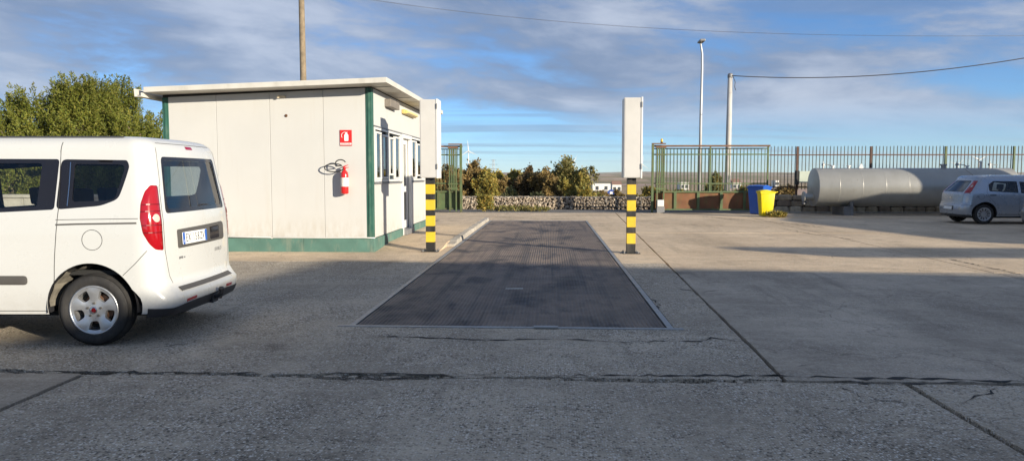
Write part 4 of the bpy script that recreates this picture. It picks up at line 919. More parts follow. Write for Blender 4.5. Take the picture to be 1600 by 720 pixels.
# lattice pylon
py = atY(771, 249, 420); zb = float(hgt(py[0], 420))-1; H = py[2]-zb
pyl = thing('lattice_pylon', 'small lattice electricity pylon above the bushes', 'pylon', (py[0], 420, zb)); mb = MB(); x = py[0]
for sx in (-1,1):
    for sy in (-1,1): mb.tube([(x+sx*1.4,420+sy*1.4,zb),(x+sx*.25,420+sy*.25,zb+H)], .09, 5)
for k in range(8):
    f0, f1 = k/8, (k+1)/8; w0 = 1.4-1.15*f0; w1 = 1.4-1.15*f1
    for s in (-1,1): mb.tube([(x-s*w0,420-w0,zb+H*f0),(x+s*w1,420-w1,zb+H*f1)], .055, 4)
mb.build('mast', M['grey'], pyl)
for z_, w in ((.97,1.5),(.83,2.3),(.69,2.6)): MB().tube([(x-w,420,zb+H*z_),(x+w,420,zb+H*z_)], .09, 5).build('cross_arm', M['grey'], pyl)
# blue round road sign beyond the wall
sp_ = atY(955, 302, 60); zb = float(hgt(sp_[0], 60)); rs_ = thing('road_sign', 'round blue road sign standing beyond the gabion wall', 'road sign', (sp_[0], 60, zb))
MB().lathe([(0,-.03),(.30,-.03),(.30,0),(0,0)],28,'y',(sp_[0],60,sp_[2])).build('disc', plain('sign_blue', (0.03,0.07,0.28), 0.5), rs_)
MB().tube([(sp_[0],60.04,zb),(sp_[0],60.04,sp_[2]+.3)],.03,8).build('pole', M['galv'], rs_)
MB().box(sp_[0]-.10,sp_[0]+.10,59.955,59.97,sp_[2]-.12,sp_[2]+.12).build('arrow', M['wpaint'], rs_)

# ------------------------------------------------------------------ buildings behind and right of the camera, and added casters, whose shadows fall across the yard
M['shed'] = painted('shed_wall', (0.45,0.42,0.37), 0.8, 0.12, 0, .8)
def lift(p, h): return (p[0]-DX*h/TE, p[1]-DY*h/TE)
H1 = 6.5; c0 = lift((-3.95,13.5), H1); a = R(-9.0); ux = (math.cos(a), math.sin(a)); uy = (math.sin(a), -math.cos(a))
cor = lambda i, j_: (c0[0]+ux[0]*i+uy[0]*j_, c0[1]+ux[1]*i+uy[1]*j_)
wh = thing('warehouse', 'large plain warehouse behind the camera, shading the near yard', 'building', (*cor(20,12), 0))
MB().prism([cor(.25,28),cor(44,28),cor(44,.25),cor(.25,.25)], 0, H1-.35).build('wall', M['shed'], wh)
MB().prism([cor(0,28.3),cor(44.3,28.3),cor(44.3,0),cor(0,0)], H1-.349, H1).build('roof', M['roof'], wh)
for k in range(5):
    i0 = 3+k*8; MB().prism([cor(i0,.26),cor(i0+4,.26),cor(i0+4,.16),cor(i0,.16)], .02, 4.4).build('door', M['grey'], wh)
    j0 = 2+k*5; MB().prism([cor(.26,j0+2.4),cor(.26,j0),cor(.16,j0),cor(.16,j0+2.4)], 2.0, 3.6).build('window', M['far_win'], wh)
H2 = 4.0; pol = [lift(p, H2) for p in ((9.6,18.1),(7.8,25.8),(9.7,31.3),(42,31.2),(42,18.1))]
sh2 = thing('low_depot', 'low flat roofed depot right of the yard outside the frame', 'building', (pol[0][0]+8, pol[0][1]+6, 0))
MB().prism(list(reversed(pol)), 0, H2-.25).build('wall', M['shed'], sh2)
cxp = sum(p[0] for p in pol)/5; cyp = sum(p[1] for p in pol)/5
MB().prism(list(reversed([(p[0]+(.15 if p[0]>cxp else -.15), p[1]+(.15 if p[1]>cyp else -.15)) for p in pol])), H2-.249, H2).build('roof', M['roof'], sh2)
shade_tk = thing('shade_tank', 'squat grey tank on four legs, added outside the frame to shade the storage tank', 'tank', (22.3, 23.75, 0))  # added unseen shade caster, raised so light still passes beneath it
MB().lathe([(0,2.80),(1.1,2.84),(1.1,4.6),(.6,4.8),(0,4.9)], 40, 'z', (22.3,23.75,0)).build('shell', M['tank'], shade_tk, auto=30)
for k in range(4):
    a_ = k*PI/2+.5; MB().tube([(22.3+.95*math.cos(a_),23.75+.95*math.sin(a_),0),(22.3+.95*math.cos(a_),23.75+.95*math.sin(a_),2.83)],.06,8).build('leg', M['grey'], shade_tk)
# added unseen gantry, its beam shaped to throw the narrow band of shade
zb_ = 4.0; e0 = lift((5.5,14.3), zb_)
ga = thing('shade_gantry', 'overhead steel gantry added outside the frame to throw a band of shade', 'gantry', (e0[0]+12, e0[1]+.4, 0))
MB().box(e0[0],e0[0]+26,e0[1],e0[1]+.55,zb_,zb_+.58).build('beam', M['grey'], ga, bevel=.02)
for k in (6.5, 15, 24.5): MB().box(e0[0]+k,e0[0]+k+.25,e0[1]+.15,e0[1]+.4,0,zb_-.002).build('post', M['grey'], ga)
# ------------------------------------------------------------------ vehicles
def carpaint(name, col, metal=0.0):
    n = NB(name); co = n.co('Object')
    dust = n.ramp(n.noise(co, 3.0, 6, 0.65), [(0.4, 0.0), (0.75, 1.0)])
    sep = n.N.new('ShaderNodeSeparateXYZ'); n.L.new(n.tc.outputs['Object'], sep.inputs[0])
    low = n.math('MULTIPLY', n.ramp(sep.outputs[2], [(0.25, 1.0), (0.60, 0.0)]), n.ramp(n.noise(co, 14, 5, 0.7), [(0.3, 0.2), (0.8, 1.0)]))
    c = n.mix(n.math('MULTIPLY', dust, 0.06), col, (0.45,0.40,0.33)); c = n.mix(n.math('MULTIPLY', low, 0.35), c, (0.30,0.26,0.21))
    n.set(Base_Color=c, Roughness=n.ramp(n.noise(co, 5, 4), [(0.3, 0.24), (0.75, 0.36)]), Metallic=metal, Coat_Weight=0.55, Coat_Roughness=0.06); return n.m
M['vanw'] = carpaint('van_white', (0.53,0.535,0.525)); M['silver'] = carpaint('car_silver_blue', (0.33,0.37,0.43), 0.45); M['cardk'] = carpaint('car_dark_grey', (0.10,0.115,0.135), 0.4)
M['trim'] = plain('black_trim', (0.022,0.022,0.025), 0.45); M['gloss'] = plain('gloss_black', (0.012,0.012,0.016), 0.08)
M['dgrey'] = plain('grey_trim', (0.075,0.07,0.065), 0.6); M['gap'] = plain('panel_gap', (0.03,0.03,0.03), 0.8)
M['cglass'] = glass('car_glass', (0.92,0.96,0.95), 0.01); M['rglass'] = glass('tinted_rear_glass', (0.33,0.39,0.40), 0.07)
M['tyre'] = painted('tyre_rubber', (0.022,0.021,0.021), 0.8, 0.2, 0, 6, (0.09,0.08,0.07), 0.3)
M['alloy'] = painted('alloy_rim', (0.52,0.53,0.55), 0.33, 0.06, 0.75, 6)
M['brake'] = plain('rusty_disc', (0.16,0.09,0.06), 0.7, 0.4); M['liner'] = painted('muddy_liner', (0.20,0.18,0.145), 0.95, 0.35, 0, 14, (0.07,0.06,0.05), 0.6, 0.8)
M['seat'] = plain('seat_cloth', (0.035,0.04,0.055), 0.85); M['lampr'] = plain('red_lens', (0.30,0.004,0.008), 0.12, Coat_Weight=0.8); M['lampd'] = plain('dark_red_lens', (0.10,0.002,0.004), 0.2); M['lampw'] = plain('clear_lens', (0.50,0.42,0.36), 0.15, Coat_Weight=0.8)
M['plate'] = plain('plate_white', (0.78,0.78,0.76), 0.4); M['pblue'] = plain('plate_blue', (0.015,0.10,0.42), 0.4); M['chrome'] = plain('chrome', (0.55,0.55,0.55), 0.15, 1.0)
M['under'] = plain('underbody', (0.02,0.02,0.02), 0.9)
def rpoly(pts, r, k=5):
    """round the corners of a polygon"""
    out = []; n = len(pts)
    for i in range(n):
        p = np.array(pts[i], float); a = np.array(pts[i-1], float); b = np.array(pts[(i+1)%n], float)
        rr = r[i] if hasattr(r, '__len__') else r; la = np.linalg.norm(a-p); lb = np.linalg.norm(b-p); d = min(rr, la*.45, lb*.45)
        if d < 1e-4: out.append(tuple(p)); continue
        p0 = p+(a-p)/la*d; p1 = p+(b-p)/lb*d
        for j in range(k+1):
            t = j/k; out.append(tuple((1-t)**2*p0+2*t*(1-t)*p+t*t*p1))
    return out
def inside(px, py, poly):
    P = np.asarray(poly); x1, y1 = P[:,0], P[:,1]; x2, y2 = np.roll(x1,-1), np.roll(y1,-1); res = np.zeros(len(px), bool)
    for a, b, c, d in zip(x1,y1,x2,y2):
        if b == d: continue
        res ^= ((b > py) != (d > py)) & (px < (c-a)*(py-b)/(d-b)+a)
    return res
def dens(poly, h):
    out = []; n = len(poly)
    for i in range(n):
        a = np.array(poly[i], float); b = np.array(poly[(i+1)%n], float); k = max(1, int(np.ceil(np.linalg.norm(b-a)/h)))
        out += [tuple(a+(b-a)*j/k) for j in range(k)]
    return out
def tri_region(outer, holes, h):
    polys = [dens(outer, h)]+[dens(q, h*.8) for q in holes]; pts = []; ed = []
    for q in polys:
        b = len(pts); pts += q; ed += [(b+i, b+(i+1)%len(q)) for i in range(len(q))]
    O = np.array(outer); x0, y0 = O.min(0); x1, y1 = O.max(0)
    gx, gy = np.meshgrid(np.arange(x0+h/2, x1, h), np.arange(y0+h/2, y1, h)); gx = gx.ravel(); gy = gy.ravel(); ok = inside(gx, gy, outer)
    for q in holes: ok &= ~inside(gx, gy, q)
    B = np.array(pts); g = np.stack([gx[ok], gy[ok]], 1)
    if len(g): 
        d = np.min(np.linalg.norm(g[:,None,:]-B[None,:,:], axis=2), axis=1); pts += [tuple(p) for p in g[d > h*.35]]
    v, e, f, *_ = delaunay_2d_cdt([Vector(p) for p in pts], ed, [], 0, 1e-5)
    V = np.array([(p.x, p.y) for p in v]); Fc = np.array([V[list(t)].mean(0) for t in f]); keep = inside(Fc[:,0], Fc[:,1], outer)
    for q in holes: keep &= ~inside(Fc[:,0], Fc[:,1], q)
    return V, [tuple(t) for t, kk in zip(f, keep) if kk]
class Hood:
    """body shell: s runs round the plan outline from the middle of the rear (+ = left side), t runs up the side and over on to the roof"""
    def __init__(s, W, Rc, xr, bulge, tz, Rr, ds, dr, blend=1.0):
        s.W, s.Rc, s.xr, s.bu, s.tz, s.Rr, s.ds, s.dr, s.blend = W, Rc, xr, bulge, tz, Rr, ds, dr, blend
        s.a = W-Rc; s.sc = s.a+PI/2*Rc; s.tmax = tz+Rr*PI/2
    def S(s, x): return s.sc+(x-s.xr-s.Rc)
    def P(s, u, t):
        u = np.asarray(u, float); t = np.asarray(t, float); q = np.abs(u); sg_ = np.where(u < 0, -1.0, 1.0)
        ph = np.clip((q-s.a)/s.Rc, 0, PI/2)
        y = np.where(q <= s.a, q, s.a+s.Rc*np.sin(ph)); x = s.xr+s.Rc*(1-np.cos(ph))+np.maximum(0, q-s.sc)-s.bu*(1-np.clip(q/s.a, 0, 1)**2)
        r_ = np.clip((t-s.tz)/s.Rr, 0, PI/2); z = np.minimum(t, s.tz)+s.Rr*np.sin(r_); roll = s.Rr*(1-np.cos(r_))
        zq = np.minimum(t, s.tz); ds = np.interp(zq, *s.ds)+roll; dr = np.interp(zq, *s.dr)+roll
        w = np.clip(1-(x-s.xr)/s.blend, 0, 1); w = w*w*(3-2*w)
        return np.stack([x+dr*w, sg_*y*(s.W-ds)/s.W, z], -1)
    def N(s, u, t):
        e = .004; a = s.P(u+e, t)-s.P(u-e, t); b = s.P(u, t+e)-s.P(u, t-e); n = np.cross(a, b); n /= np.linalg.norm(n, axis=-1)[...,None]+1e-12
        p = s.P(u, t); out = np.stack([p[...,0]-1.2, p[...,1], p[...,2]-.8], -1); sgn = np.sign((n*out).sum(-1)); return n*np.where(sgn == 0, 1, sgn)[...,None]
    def lift(s, V, off=0.0):
        u, t = V[:,0], V[:,1]; p = s.P(u, t)
        return p+s.N(u, np.minimum(t, s.tmax-.01))*off if off else p
    def patch(s, name, outer, mat, parent, holes=(), h=.06, off=0.0, thick=0.0, bulge=0.0):
        V, F = tri_region(outer, list(holes), h); p = s.lift(V, off); n = s.N(V[:,0], np.minimum(V[:,1], s.tmax-.01))
        if bulge:
            B = np.array(dens(outer, h)); d = np.min(np.linalg.norm(V[:,None,:]-B[None,:,:], axis=2), axis=1); p = p+n*(bulge*np.sqrt(np.clip(d/.05, 0, 1)))[:,None]
        fs = []
        for t in F:
            nn = np.cross(p[t[1]]-p[t[0]], p[t[2]]-p[t[0]]); fs.append(t if nn@n[t[0]] > 0 else (t[0], t[2], t[1]))
        vs = [tuple(q) for q in p]
        if thick:
            k = len(vs); vs += [tuple(q) for q in p-n*thick]; cnt = {}
            for t in fs:
                for a, b in ((t[0],t[1]),(t[1],t[2]),(t[2],t[0])): cnt[(a,b)] = 1
            fs2 = list(fs)
            for (a, b) in cnt:
                if (b, a) not in cnt: fs2.append((b, a, a+k, b+k))
            fs = fs2
        o = MB().add(vs, fs).build(name, mat, parent); o.data.shade_smooth(); o.data.set_sharp_from_angle(angle=R(40)); return o
    def line(s, name, pts, w, mat, parent, off=.0012, closed=False):
        q = []
        if closed: pts = list(pts)+[pts[0]]
        for a, b in zip(pts[:-1], pts[1:]):
            a = np.array(a, float); b = np.array(b, float); k = max(1, int(np.linalg.norm(b-a)/.03)); q += [a+(b-a)*i/k for i in range(k)]
        q.append(np.array(pts[-1], float)); q = np.array(q); t = np.gradient(q, axis=0); t /= np.linalg.norm(t, axis=1)[:,None]+1e-9; nn = np.stack([-t[:,1], t[:,0]], 1)
        A = s.lift(q+nn*w/2, off); B = s.lift(q-nn*w/2, off); m = len(q); vs = [tuple(p) for p in A]+[tuple(p) for p in B]
        o = MB().add(vs, [(i, i+1, m+i+1, m+i) for i in range(m-1)]).build(name, mat, parent); return o
def wheel(parent, x, y, side, r, rim, spokes, style):
    """axle along y; side +1 = outer face towards +y"""
    w = .098; prof = [(rim-.005,-w*.8),(rim+.02,-w*.95),((r+rim)/2,-w*1.04),(r-.03,-w*.95),(r-.008,-w*.72),(r,-w*.45),(r,w*.45),(r-.008,w*.72),(r-.03,w*.95),((r+rim)/2,w*1.04),(rim+.02,w*.95),(rim-.005,w*.8)]
    mb = MB().lathe(prof, 56, 'y', (x, y, r)); t = mb.build('wheel', M['tyre'], parent, auto=50)
    tr = MB(); ng = 64
    for k in range(ng):
        for q in (-1, 1):
            a = 2*PI*(k+(.5 if q > 0 else 0))/ng; c, s_ = math.cos(a), math.sin(a); da = .020/r
            def pt(rr, aa, yy): return (x+rr*math.sin(aa), y+yy, r+rr*math.cos(aa))
            y0, y1 = q*w*.86, q*w*.18
            tr.add([pt(r-.010,a-da,y0),pt(r-.010,a+da,y0),pt(r+.004,a+da+.03,y1),pt(r+.004,a-da+.03,y1)], [(0,1,2,3)])
    tr.build('tread_blocks', M['tyre'], t)
    yo = y+side*w*.80
    MB().lathe([(rim-.004,yo-side*.002),(rim+.006,yo+side*.008),(rim-.012,yo+side*.008),(rim-.022,yo-side*.02),(rim-.04,yo-side*.11)], 48, 'y', (x,0,r)).build('rim', M['alloy'], t, smooth=True)
    # spoked face: disc with windows cut out
    Rf = rim-.014; outer = [(Rf*math.cos(a), Rf*math.sin(a)) for a in np.linspace(0, 2*PI, 61)[:-1]]; holes = []
    for k in range(spokes):
        a0 = 2*PI*(k+.5)/spokes+PI/2
        if style == 'van': hl, ri, ro, ra = .33, .105, Rf*.90, .30
        else: hl, ri, ro, ra = PI/spokes*.55, .085, Rf*.93, PI/spokes*.5
        q = [(ri*math.cos(a0-hl), ri*math.sin(a0-hl))]+[(ro*math.cos(a0+b), ro*math.sin(a0+b)) for b in np.linspace(-ra, ra, 5)]+[(ri*math.cos(a0+hl), ri*math.sin(a0+hl))]
        holes.append(rpoly(q, .022, 3))
    V, F = tri_region(outer, holes, .03); rr = np.linalg.norm(V, axis=1); dep = .006-.026*np.clip(1-rr/Rf, 0, 1)+.02*np.exp(-(rr/.05)**2)
    ang = np.arctan2(V[:,1], V[:,0]); dep = dep+.008*np.cos(spokes*(ang-PI/2))*np.clip((rr-.07)/.05, 0, 1)*np.clip((Rf-rr)/.03, 0, 1)
    vs = [(x+a, yo+side*d, r+b) for (a, b), d in zip(V, dep)]; fs = [t_ if side < 0 else (t_[0],t_[2],t_[1]) for t_ in F]; k = len(vs); cnt = {}
    vs += [(a, b-side*.035, c) for a, b, c in vs[:k]]
    for f in fs:
        for a, b in ((f[0],f[1]),(f[1],f[2]),(f[2],f[0])): cnt[(a,b)] = 1
    fs += [(b, a, a+k, b+k) for (a, b) in cnt if (b, a) not in cnt]
    MB().add(vs, fs).build('spoke_face', M['alloy'], t, auto=35)
    MB().lathe([(0,yo-side*.075),(.135,yo-side*.075),(.135,yo-side*.09)], 32, 'y', (x,0,r)).build('brake_disc', M['brake'], t)
    MB().lathe([(rim-.03,yo-side*.10),(0,yo-side*.10)], 32, 'y', (x,0,r)).build('wheel_back', M['under'], t)
    if style == 'van':
        MB().lathe([(0,yo+side*.012),(.018,yo+side*.012),(.021,yo+side*.004)], 20, 'y', (x,0,r)).build('hub_badge', M['lampd'], t)
        MB().lathe([(.0285,yo+side*.004),(.032,yo+side*.010),(.0245,yo+side*.0125)], 20, 'y', (x,0,r)).build('hub_ring', M['chrome'], t)
        for k in range(5):
            a = 2*PI*k/5+PI/2; MB().lathe([(0,yo+side*.004),(.011,yo+side*.004),(.011,yo-side*.02)], 8, 'y', (x+.06*math.cos(a),0,r+.06*math.sin(a))).build('wheel_bolt', M['dgrey'], t)
    return t
def shell(t, H, c):
    """body, glazing, lamps, nose and interior shared by the van and the cars"""
    S_ = H.S; xF = c['xF']; t0 = c['t0']; SF = S_(xF); wb_ = c['wheelbase']; r = c['r']
    side = lambda pts: [(S_(x), z) for x, z in pts]; mir = lambda q: [(-a, b) for a, b in reversed(q)]
    arch = lambda x0: [(S_(x0)+c['arch']*math.cos(a), c['archz']+c['arch']*math.sin(a)) for a in np.linspace(PI+.55, -.55, 40)]
    wins = [rpoly(side(o), rr) for o, i, rr in c['windows']]; clear = [rpoly(side(i), rr*.7) for o, i, rr in c['windows']]
    rw, ri = rpoly(c['rear_window'][0], .05), rpoly(c['rear_window'][1], .045)
    lamp = rpoly(c['lamp'], .02, 3); holes = wins+[mir(q) for q in wins]+[rw, lamp, mir(lamp), arch(0), mir(arch(0))]
    outer = [(-SF, t0), (SF, t0), (SF, H.tmax), (-SF, H.tmax)]
    body = H.patch('body', outer, c['paint'], t, holes, .055)
    H.patch('interior_trim', outer, M['trim'], t, holes, .09, off=-.045)
    # roof cap
    us = np.linspace(0, SF, 60); A = H.P(us, np.full(60, H.tmax)); B = H.P(-us, np.full(60, H.tmax)); K = 9; vs = []
    for a, b in zip(A, B):
        for k in range(K):
            f = k/(K-1); p = a*(1-f)+b*f; p[2] += .022*4*f*(1-f)*min(1, (p[0]-A[0][0])/.6); vs.append(tuple(p))
    MB().add(vs, [(i*K+k, i*K+k+1, (i+1)*K+k+1, (i+1)*K+k) for i in range(59) for k in range(K-1)]).build('roof', c['paint'], t, smooth=True)
    for q, i in list(zip(wins, clear)):
        for w_, cl in ((q, i), (mir(q), mir(i))):
            f = H.patch('window_surround', w_, M['gloss'], t, [cl], .05, off=-.004, thick=.012)
            H.patch('glass', cl, M['cglass'], f, (), .06, off=-.010)
    f = H.patch('rear_window_surround', rw, M['gloss'], t, [ri], .05, off=-.003, thick=.012); H.patch('glass', ri, M['rglass'], f, (), .06, off=-.008)
    for q in (lamp, mir(lamp)):
        l = H.patch('tail_lamp', q, M['lampr'], t, (), .03, off=-.004, bulge=c.get('lamp_bulge', .013))
        k = 1 if q[0][0] > 0 else -1; cx, cz, cr = c['reverse']; e = [(k*(cx+cr*math.cos(a)), cz+cr*1.2*math.sin(a)) for a in np.linspace(0, 2*PI, 17)[:-1]]
        H.patch('reverse_lens', e if k > 0 else e[::-1], M['lampw'], l, (), .02, off=c.get('lamp_bulge', .013)-.002, bulge=.004)
    # wheels and arches
    for x0 in (0, wb_):
        for sd_ in (1, -1):
            wheel(t, x0, sd_*(H.W-.125), sd_, r, c['rim'], c['spokes'], c['style'])
            mb = MB(); an = np.linspace(-.12, PI+.12, 26); R0 = c['arch']+.004
            y0, y1 = sd_*(H.W-.30), sd_*(H.W-.012); vs = [(x0+R0*math.cos(a), y, c['archz']+R0*math.sin(a)) for a in an for y in (y0, y1)]
            mb.add(vs, [(2*i, 2*i+1, 2*i+3, 2*i+2) for i in range(25)]); mb.build('arch_liner', M['trim'], t)
            front = [i for i in range(26) if -.05 < an[i] < 1.45]
            mb = MB(); R1 = R0-.006-.02; vs = []
            for i in front:
                a = an[i]; rr = R1-.006*math.sin(i*2.1)-.02*(i > front[-1]-3); vs += [(x0+rr*math.cos(a), sd_*(H.W-.26), c['archz']+rr*math.sin(a)), (x0+(rr+.012)*math.cos(a), sd_*(H.W-.035), c['archz']+(rr+.012)*math.sin(a))]
            if c['style'] == 'van': mb.add(vs, [(2*i, 2*i+1, 2*i+3, 2*i+2) for i in range(len(front)-1)]).build('arch_lining', M['liner'], t)
            MB().add([(x0+R0*math.cos(a), y0, c['archz']+R0*math.sin(a)) for a in an], [tuple(range(26))]).build('arch_wall', M['under'], t)
    MB().box(-.45, wb_+.35, -(H.W-.30), H.W-.30, t0-.06, t0+.06).build('underbody', M['under'], t)
    # nose: mirrored shell in front of xF
    n = c['nose']; HN = Hood(H.W-.012, n['Rc'], 0.0, n['bulge'], n['tz'], n['Rr'], n['ds'], n['dr'], n['blend']); xN = n['x']; SN = HN.S(xN-xF)
    na = [(HN.S(xN-wb_)+c['arch']*math.cos(a), c['archz']+c['arch']*math.sin(a)) for a in np.linspace(PI+.55, -.55, 40)]
    def flip(o):
        o.data.transform(Matrix.Translation((xN,0,0)) @ Matrix.Scale(-1, 4, (1,0,0))); o.data.flip_normals(); return o
    hl = rpoly(n['lamp'], .03, 3); on = [(-SN,t0),(SN,t0),(SN,HN.tmax),(-SN,HN.tmax)]
    flip(HN.patch('front_body', on, c['paint'], t, [hl, mir(hl), na, mir(na)], .07))
    for q in (hl, mir(hl)): flip(HN.patch('head_lamp', q, M['lampw'], t, (), .04, bulge=.012))
    flip(HN.patch('grille', rpoly([(-.45,.34),(.45,.34),(.42,.52),(-.42,.52)], .03), M['trim'], t, (), .06, off=.004))
    us = np.linspace(0, SN, 40); A = HN.P(us, np.full(40, HN.tmax)); B = HN.P(-us, np.full(40, HN.tmax)); vs = []
    for a, b in zip(A, B):
        for k in range(7):
            f = k/6; p = a*(1-f)+b*f; p[2] += .03*4*f*(1-f)+n['rise']*max(0, p[0]-.1); vs.append((xN-p[0], p[1], p[2]))
    MB().add(vs, [(i*7+k, (i+1)*7+k, (i+1)*7+k+1, i*7+k+1) for i in range(39) for k in range(6)]).build('bonnet', c['paint'], t, smooth=True)
    zt = H.tz+H.Rr; zc = n['cowl'][1]; kk = (n['cowl'][0]-xF)/(zt-zc); ts = np.linspace(zc-.05, H.tmax, 22); A = H.P(np.full(22, SF), ts); side_f = []; vs = []
    for p in A: vs += [tuple(p), (xF+kk*(zt-p[2]), p[1]*.985, p[2])]
    mbp = MB().add(vs, [(2*i, 2*i+1, 2*i+3, 2*i+2) for i in range(21)]); mbp.add([(a, -b, z) for a, b, z in vs], [(2*i, 2*i+2, 2*i+3, 2*i+1) for i in range(21)]); mbp.build('front_pillar', M['gloss'], t, smooth=True)
    vs = [(xF+kk*(zt-p[2])+.06*(1-(f/.9)**2)-.03, f*p[1]*.985/.9, p[2]) for p in A for f in np.linspace(-.9,.9,7)]
    MB().add(vs, [(i*7+k, i*7+k+1, (i+1)*7+k+1, (i+1)*7+k) for i in range(21) for k in range(6)]).build('windscreen', M['rglass'], t, smooth=True)
    # cabin
    MB().box(-.35, xF, -(H.W-.12), H.W-.12, c['floor'], c['floor']+.04).build('cabin_floor', M['under'], t)
    MB().box(xF-.05, n['cowl'][0]-.1, -(H.W-.15), H.W-.15, zc-.25, zc-.02).build('dashboard', M['trim'], t)
    for x0, ys_ in c['seats']:
        for y in ys_:
            MB().prism_y([(x0-.06,c['floor']+.04),(x0+.45,c['floor']+.04),(x0+.45,c['floor']+.22),(x0+.08,c['floor']+.20),(x0-.08,c['seat_top']),(x0-.20,c['seat_top'])], y-.22, y+.22).build('seat', M['seat'], t, bevel=.04, auto=40)
            MB().prism_y([(x0-.21,c['seat_top']+.05),(x0-.12,c['seat_top']+.04),(x0-.10,c['seat_top']+.22),(x0-.20,c['seat_top']+.22)], y-.13, y+.13).tube([(x0-.15,y-.06,c['seat_top']-.05),(x0-.15,y-.06,c['seat_top']+.06)],.008,6).tube([(x0-.15,y+.06,c['seat_top']-.05),(x0-.15,y+.06,c['seat_top']+.06)],.008,6).build('head_rest', M['seat'], t, bevel=.03, auto=40)
    return body
def rear_frame(H, s_, z, off):
    u, tt = np.array([s_]), np.array([z]); p = H.P(u, tt)[0]; n = Vector(H.N(u, tt)[0]); n.z = n.z; tx = Vector((H.P(u-.01, tt)-H.P(u+.01, tt))[0]).normalized(); up = n.cross(tx).normalized()
    m = Matrix.Identity(4)
    for i, v in enumerate((tx, up, n)): m.col[i][:3] = v
    m.translation = Vector(p)+n*off; return m
def flat_on(name, m, x0, x1, y0, y1, th, mat, parent, r=0.0):
    mb = MB().box(x0, x1, y0, y1, 0, th); o = mb.build(name, mat, parent, bevel=r); o.data.transform(m); return o
# --- white van, rear left quarter towards the camera
fh = np.array([-math.sin(YAW), math.cos(YAW), 0]); wc = gp(149, 540); vo = wc+fh*.86
van = thing('white_van', 'white passenger van cut by the left frame edge, tail towards the cabin', 'van', (vo[0], vo[1], 0), PI+YAW, None, False)
HV = Hood(.905, .17, -.595, .035, 1.68, .165,
          ([.2,.30,.45,.70,1.0,1.15,1.68],[.05,.03,.008,0,.004,.014,.095]),
          ([.2,.30,.38,.445,.50,.60,.90,1.10,1.68],[-.02,-.075,-.09,-.085,-.012,-.004,0,.01,.095]), .45)
VC = dict(xF=2.0, t0=.285, wheelbase=2.755, r=.318, rim=.215, spokes=5, style='van', arch=.392, archz=.345, paint=M['vanw'],
    windows=[([(.255,1.64),(-.36,1.632),(-.385,1.58),(-.26,1.295),(-.10,1.235),(.285,1.203)], [(.14,1.60),(-.315,1.594),(-.325,1.56),(-.225,1.30),(-.16,1.283),(.15,1.270)], .05),
             ([(1.26,1.645),(.272,1.641),(.30,1.203),(1.26,1.155)], [(1.20,1.605),(.425,1.605),(.455,1.232),(1.20,1.195)], .03),
             ([(1.95,1.60),(1.30,1.645),(1.30,1.155),(1.95,1.12)], [(1.90,1.565),(1.36,1.60),(1.36,1.19),(1.90,1.155)], .03)],
    rear_window=([(-.70,1.16),(.70,1.16),(.665,1.668),(-.665,1.668)], [(-.655,1.20),(.655,1.20),(.63,1.635),(-.63,1.635)]),
    lamp=[(.775,.838),(.86,.85),(.91,.905),(.955,1.0),(.972,1.12),(.955,1.255),(.91,1.36),(.855,1.415),(.775,1.41)], reverse=(.835,1.125,.030),
    nose=dict(Rc=.42, bulge=.12, tz=.88, Rr=.14, ds=([.2,.5,.88],[.03,0,.03]), dr=([.2,.35,.5,.7,.88],[.05,0,.02,.10,.28]), blend=.6, x=3.66, rise=.10, cowl=(2.72,1.10), lamp=[(.62,.66),(1.0,.70),(1.18,.84),(.70,.80)]),
    floor=.62, seats=[(.45,(.45,-.02,-.48)),(1.35,(.40,-.40))], seat_top=1.16)
vb = shell(van, HV, VC)
vs_ = HV.S; L2 = lambda *pp: [(vs_(x), z) for x, z in pp]
for k in (1, -1):
    kk = lambda q: [(k*a, b) for a, b in q]
    HV.line('door_gap', kk(L2((.262,1.80),(.262,1.2),(.30,.80),(.312,.60),(.318,.565))), .006, M['gap'], van)
    HV.line('door_gap', kk(L2((1.28,1.66),(1.28,.32))), .006, M['gap'], van)
    HV.line('crease', kk(L2((.285,1.115),(-.44,1.125))), .005, M['gap'], van)
    HV.line('slide_rail', kk(L2((.285,1.072),(.1,1.078),(-.425,1.086))), .014, M['dgrey'], van, off=.0025)
    HV.line('bumper_gap', kk(L2((-.285,.628),(-.40,.735),(-.50,.845))), .005, M['gap'], van)
    HV.patch('rub_strip', rpoly(kk(L2((.545,.548),(1.24,.548),(1.24,.628),(.545,.628)))[::k], .035), M['dgrey'], van, (), .05, off=.004, bulge=.012)
    HV.line('pillar_trim', kk(L2((.175,1.615),(.178,1.42),(.188,1.235))), .008, M['chrome'], van, off=.0)
    HV.line('roof_strip', [(k*vs_(x), 1.885) for x in (-.30, 1.95)], .035, M['dgrey'], van, off=.006)
    HV.line('tailgate_gap', [(k*.735, 1.75),(k*.735,1.42),(k*.755,1.40),(k*.755,.84),(k*.70,.60),(k*.64,.50)], .006, M['gap'], van)
    HV.line('sill_line', kk(L2((.40,.315),(1.9,.315))), .006, M['gap'], van)
cap = [(vs_(-.03+.088*math.cos(a)), .94+.088*math.sin(a)) for a in np.linspace(0, 2*PI, 33)[:-1]]
for k in (1, -1):
    for z in (1.245, 1.185, 1.065, 1.0): HV.line('lens_rib', [(k*.785,z),(k*(.955 if z > 1.03 and z < 1.22 else .94),z)], .007, M['lampd'], van, off=.0105)
HV.line('fuel_flap', cap, .005, M['gap'], van, closed=True)
HV.line('roof_gap', [(-.70,1.80),(.70,1.80)], .006, M['gap'], van)
HV.patch('brake_lamp', rpoly([(-.085,1.748),(.085,1.748),(.085,1.782),(-.085,1.782)], .01), M['lampr'], van, (), .03, off=.001, bulge=.008)
HV.patch('step_pad', rpoly([(-.62,.452),(.62,.452),(.62,.488),(-.62,.488)], .01), M['dgrey'], van, (), .03, off=.006)
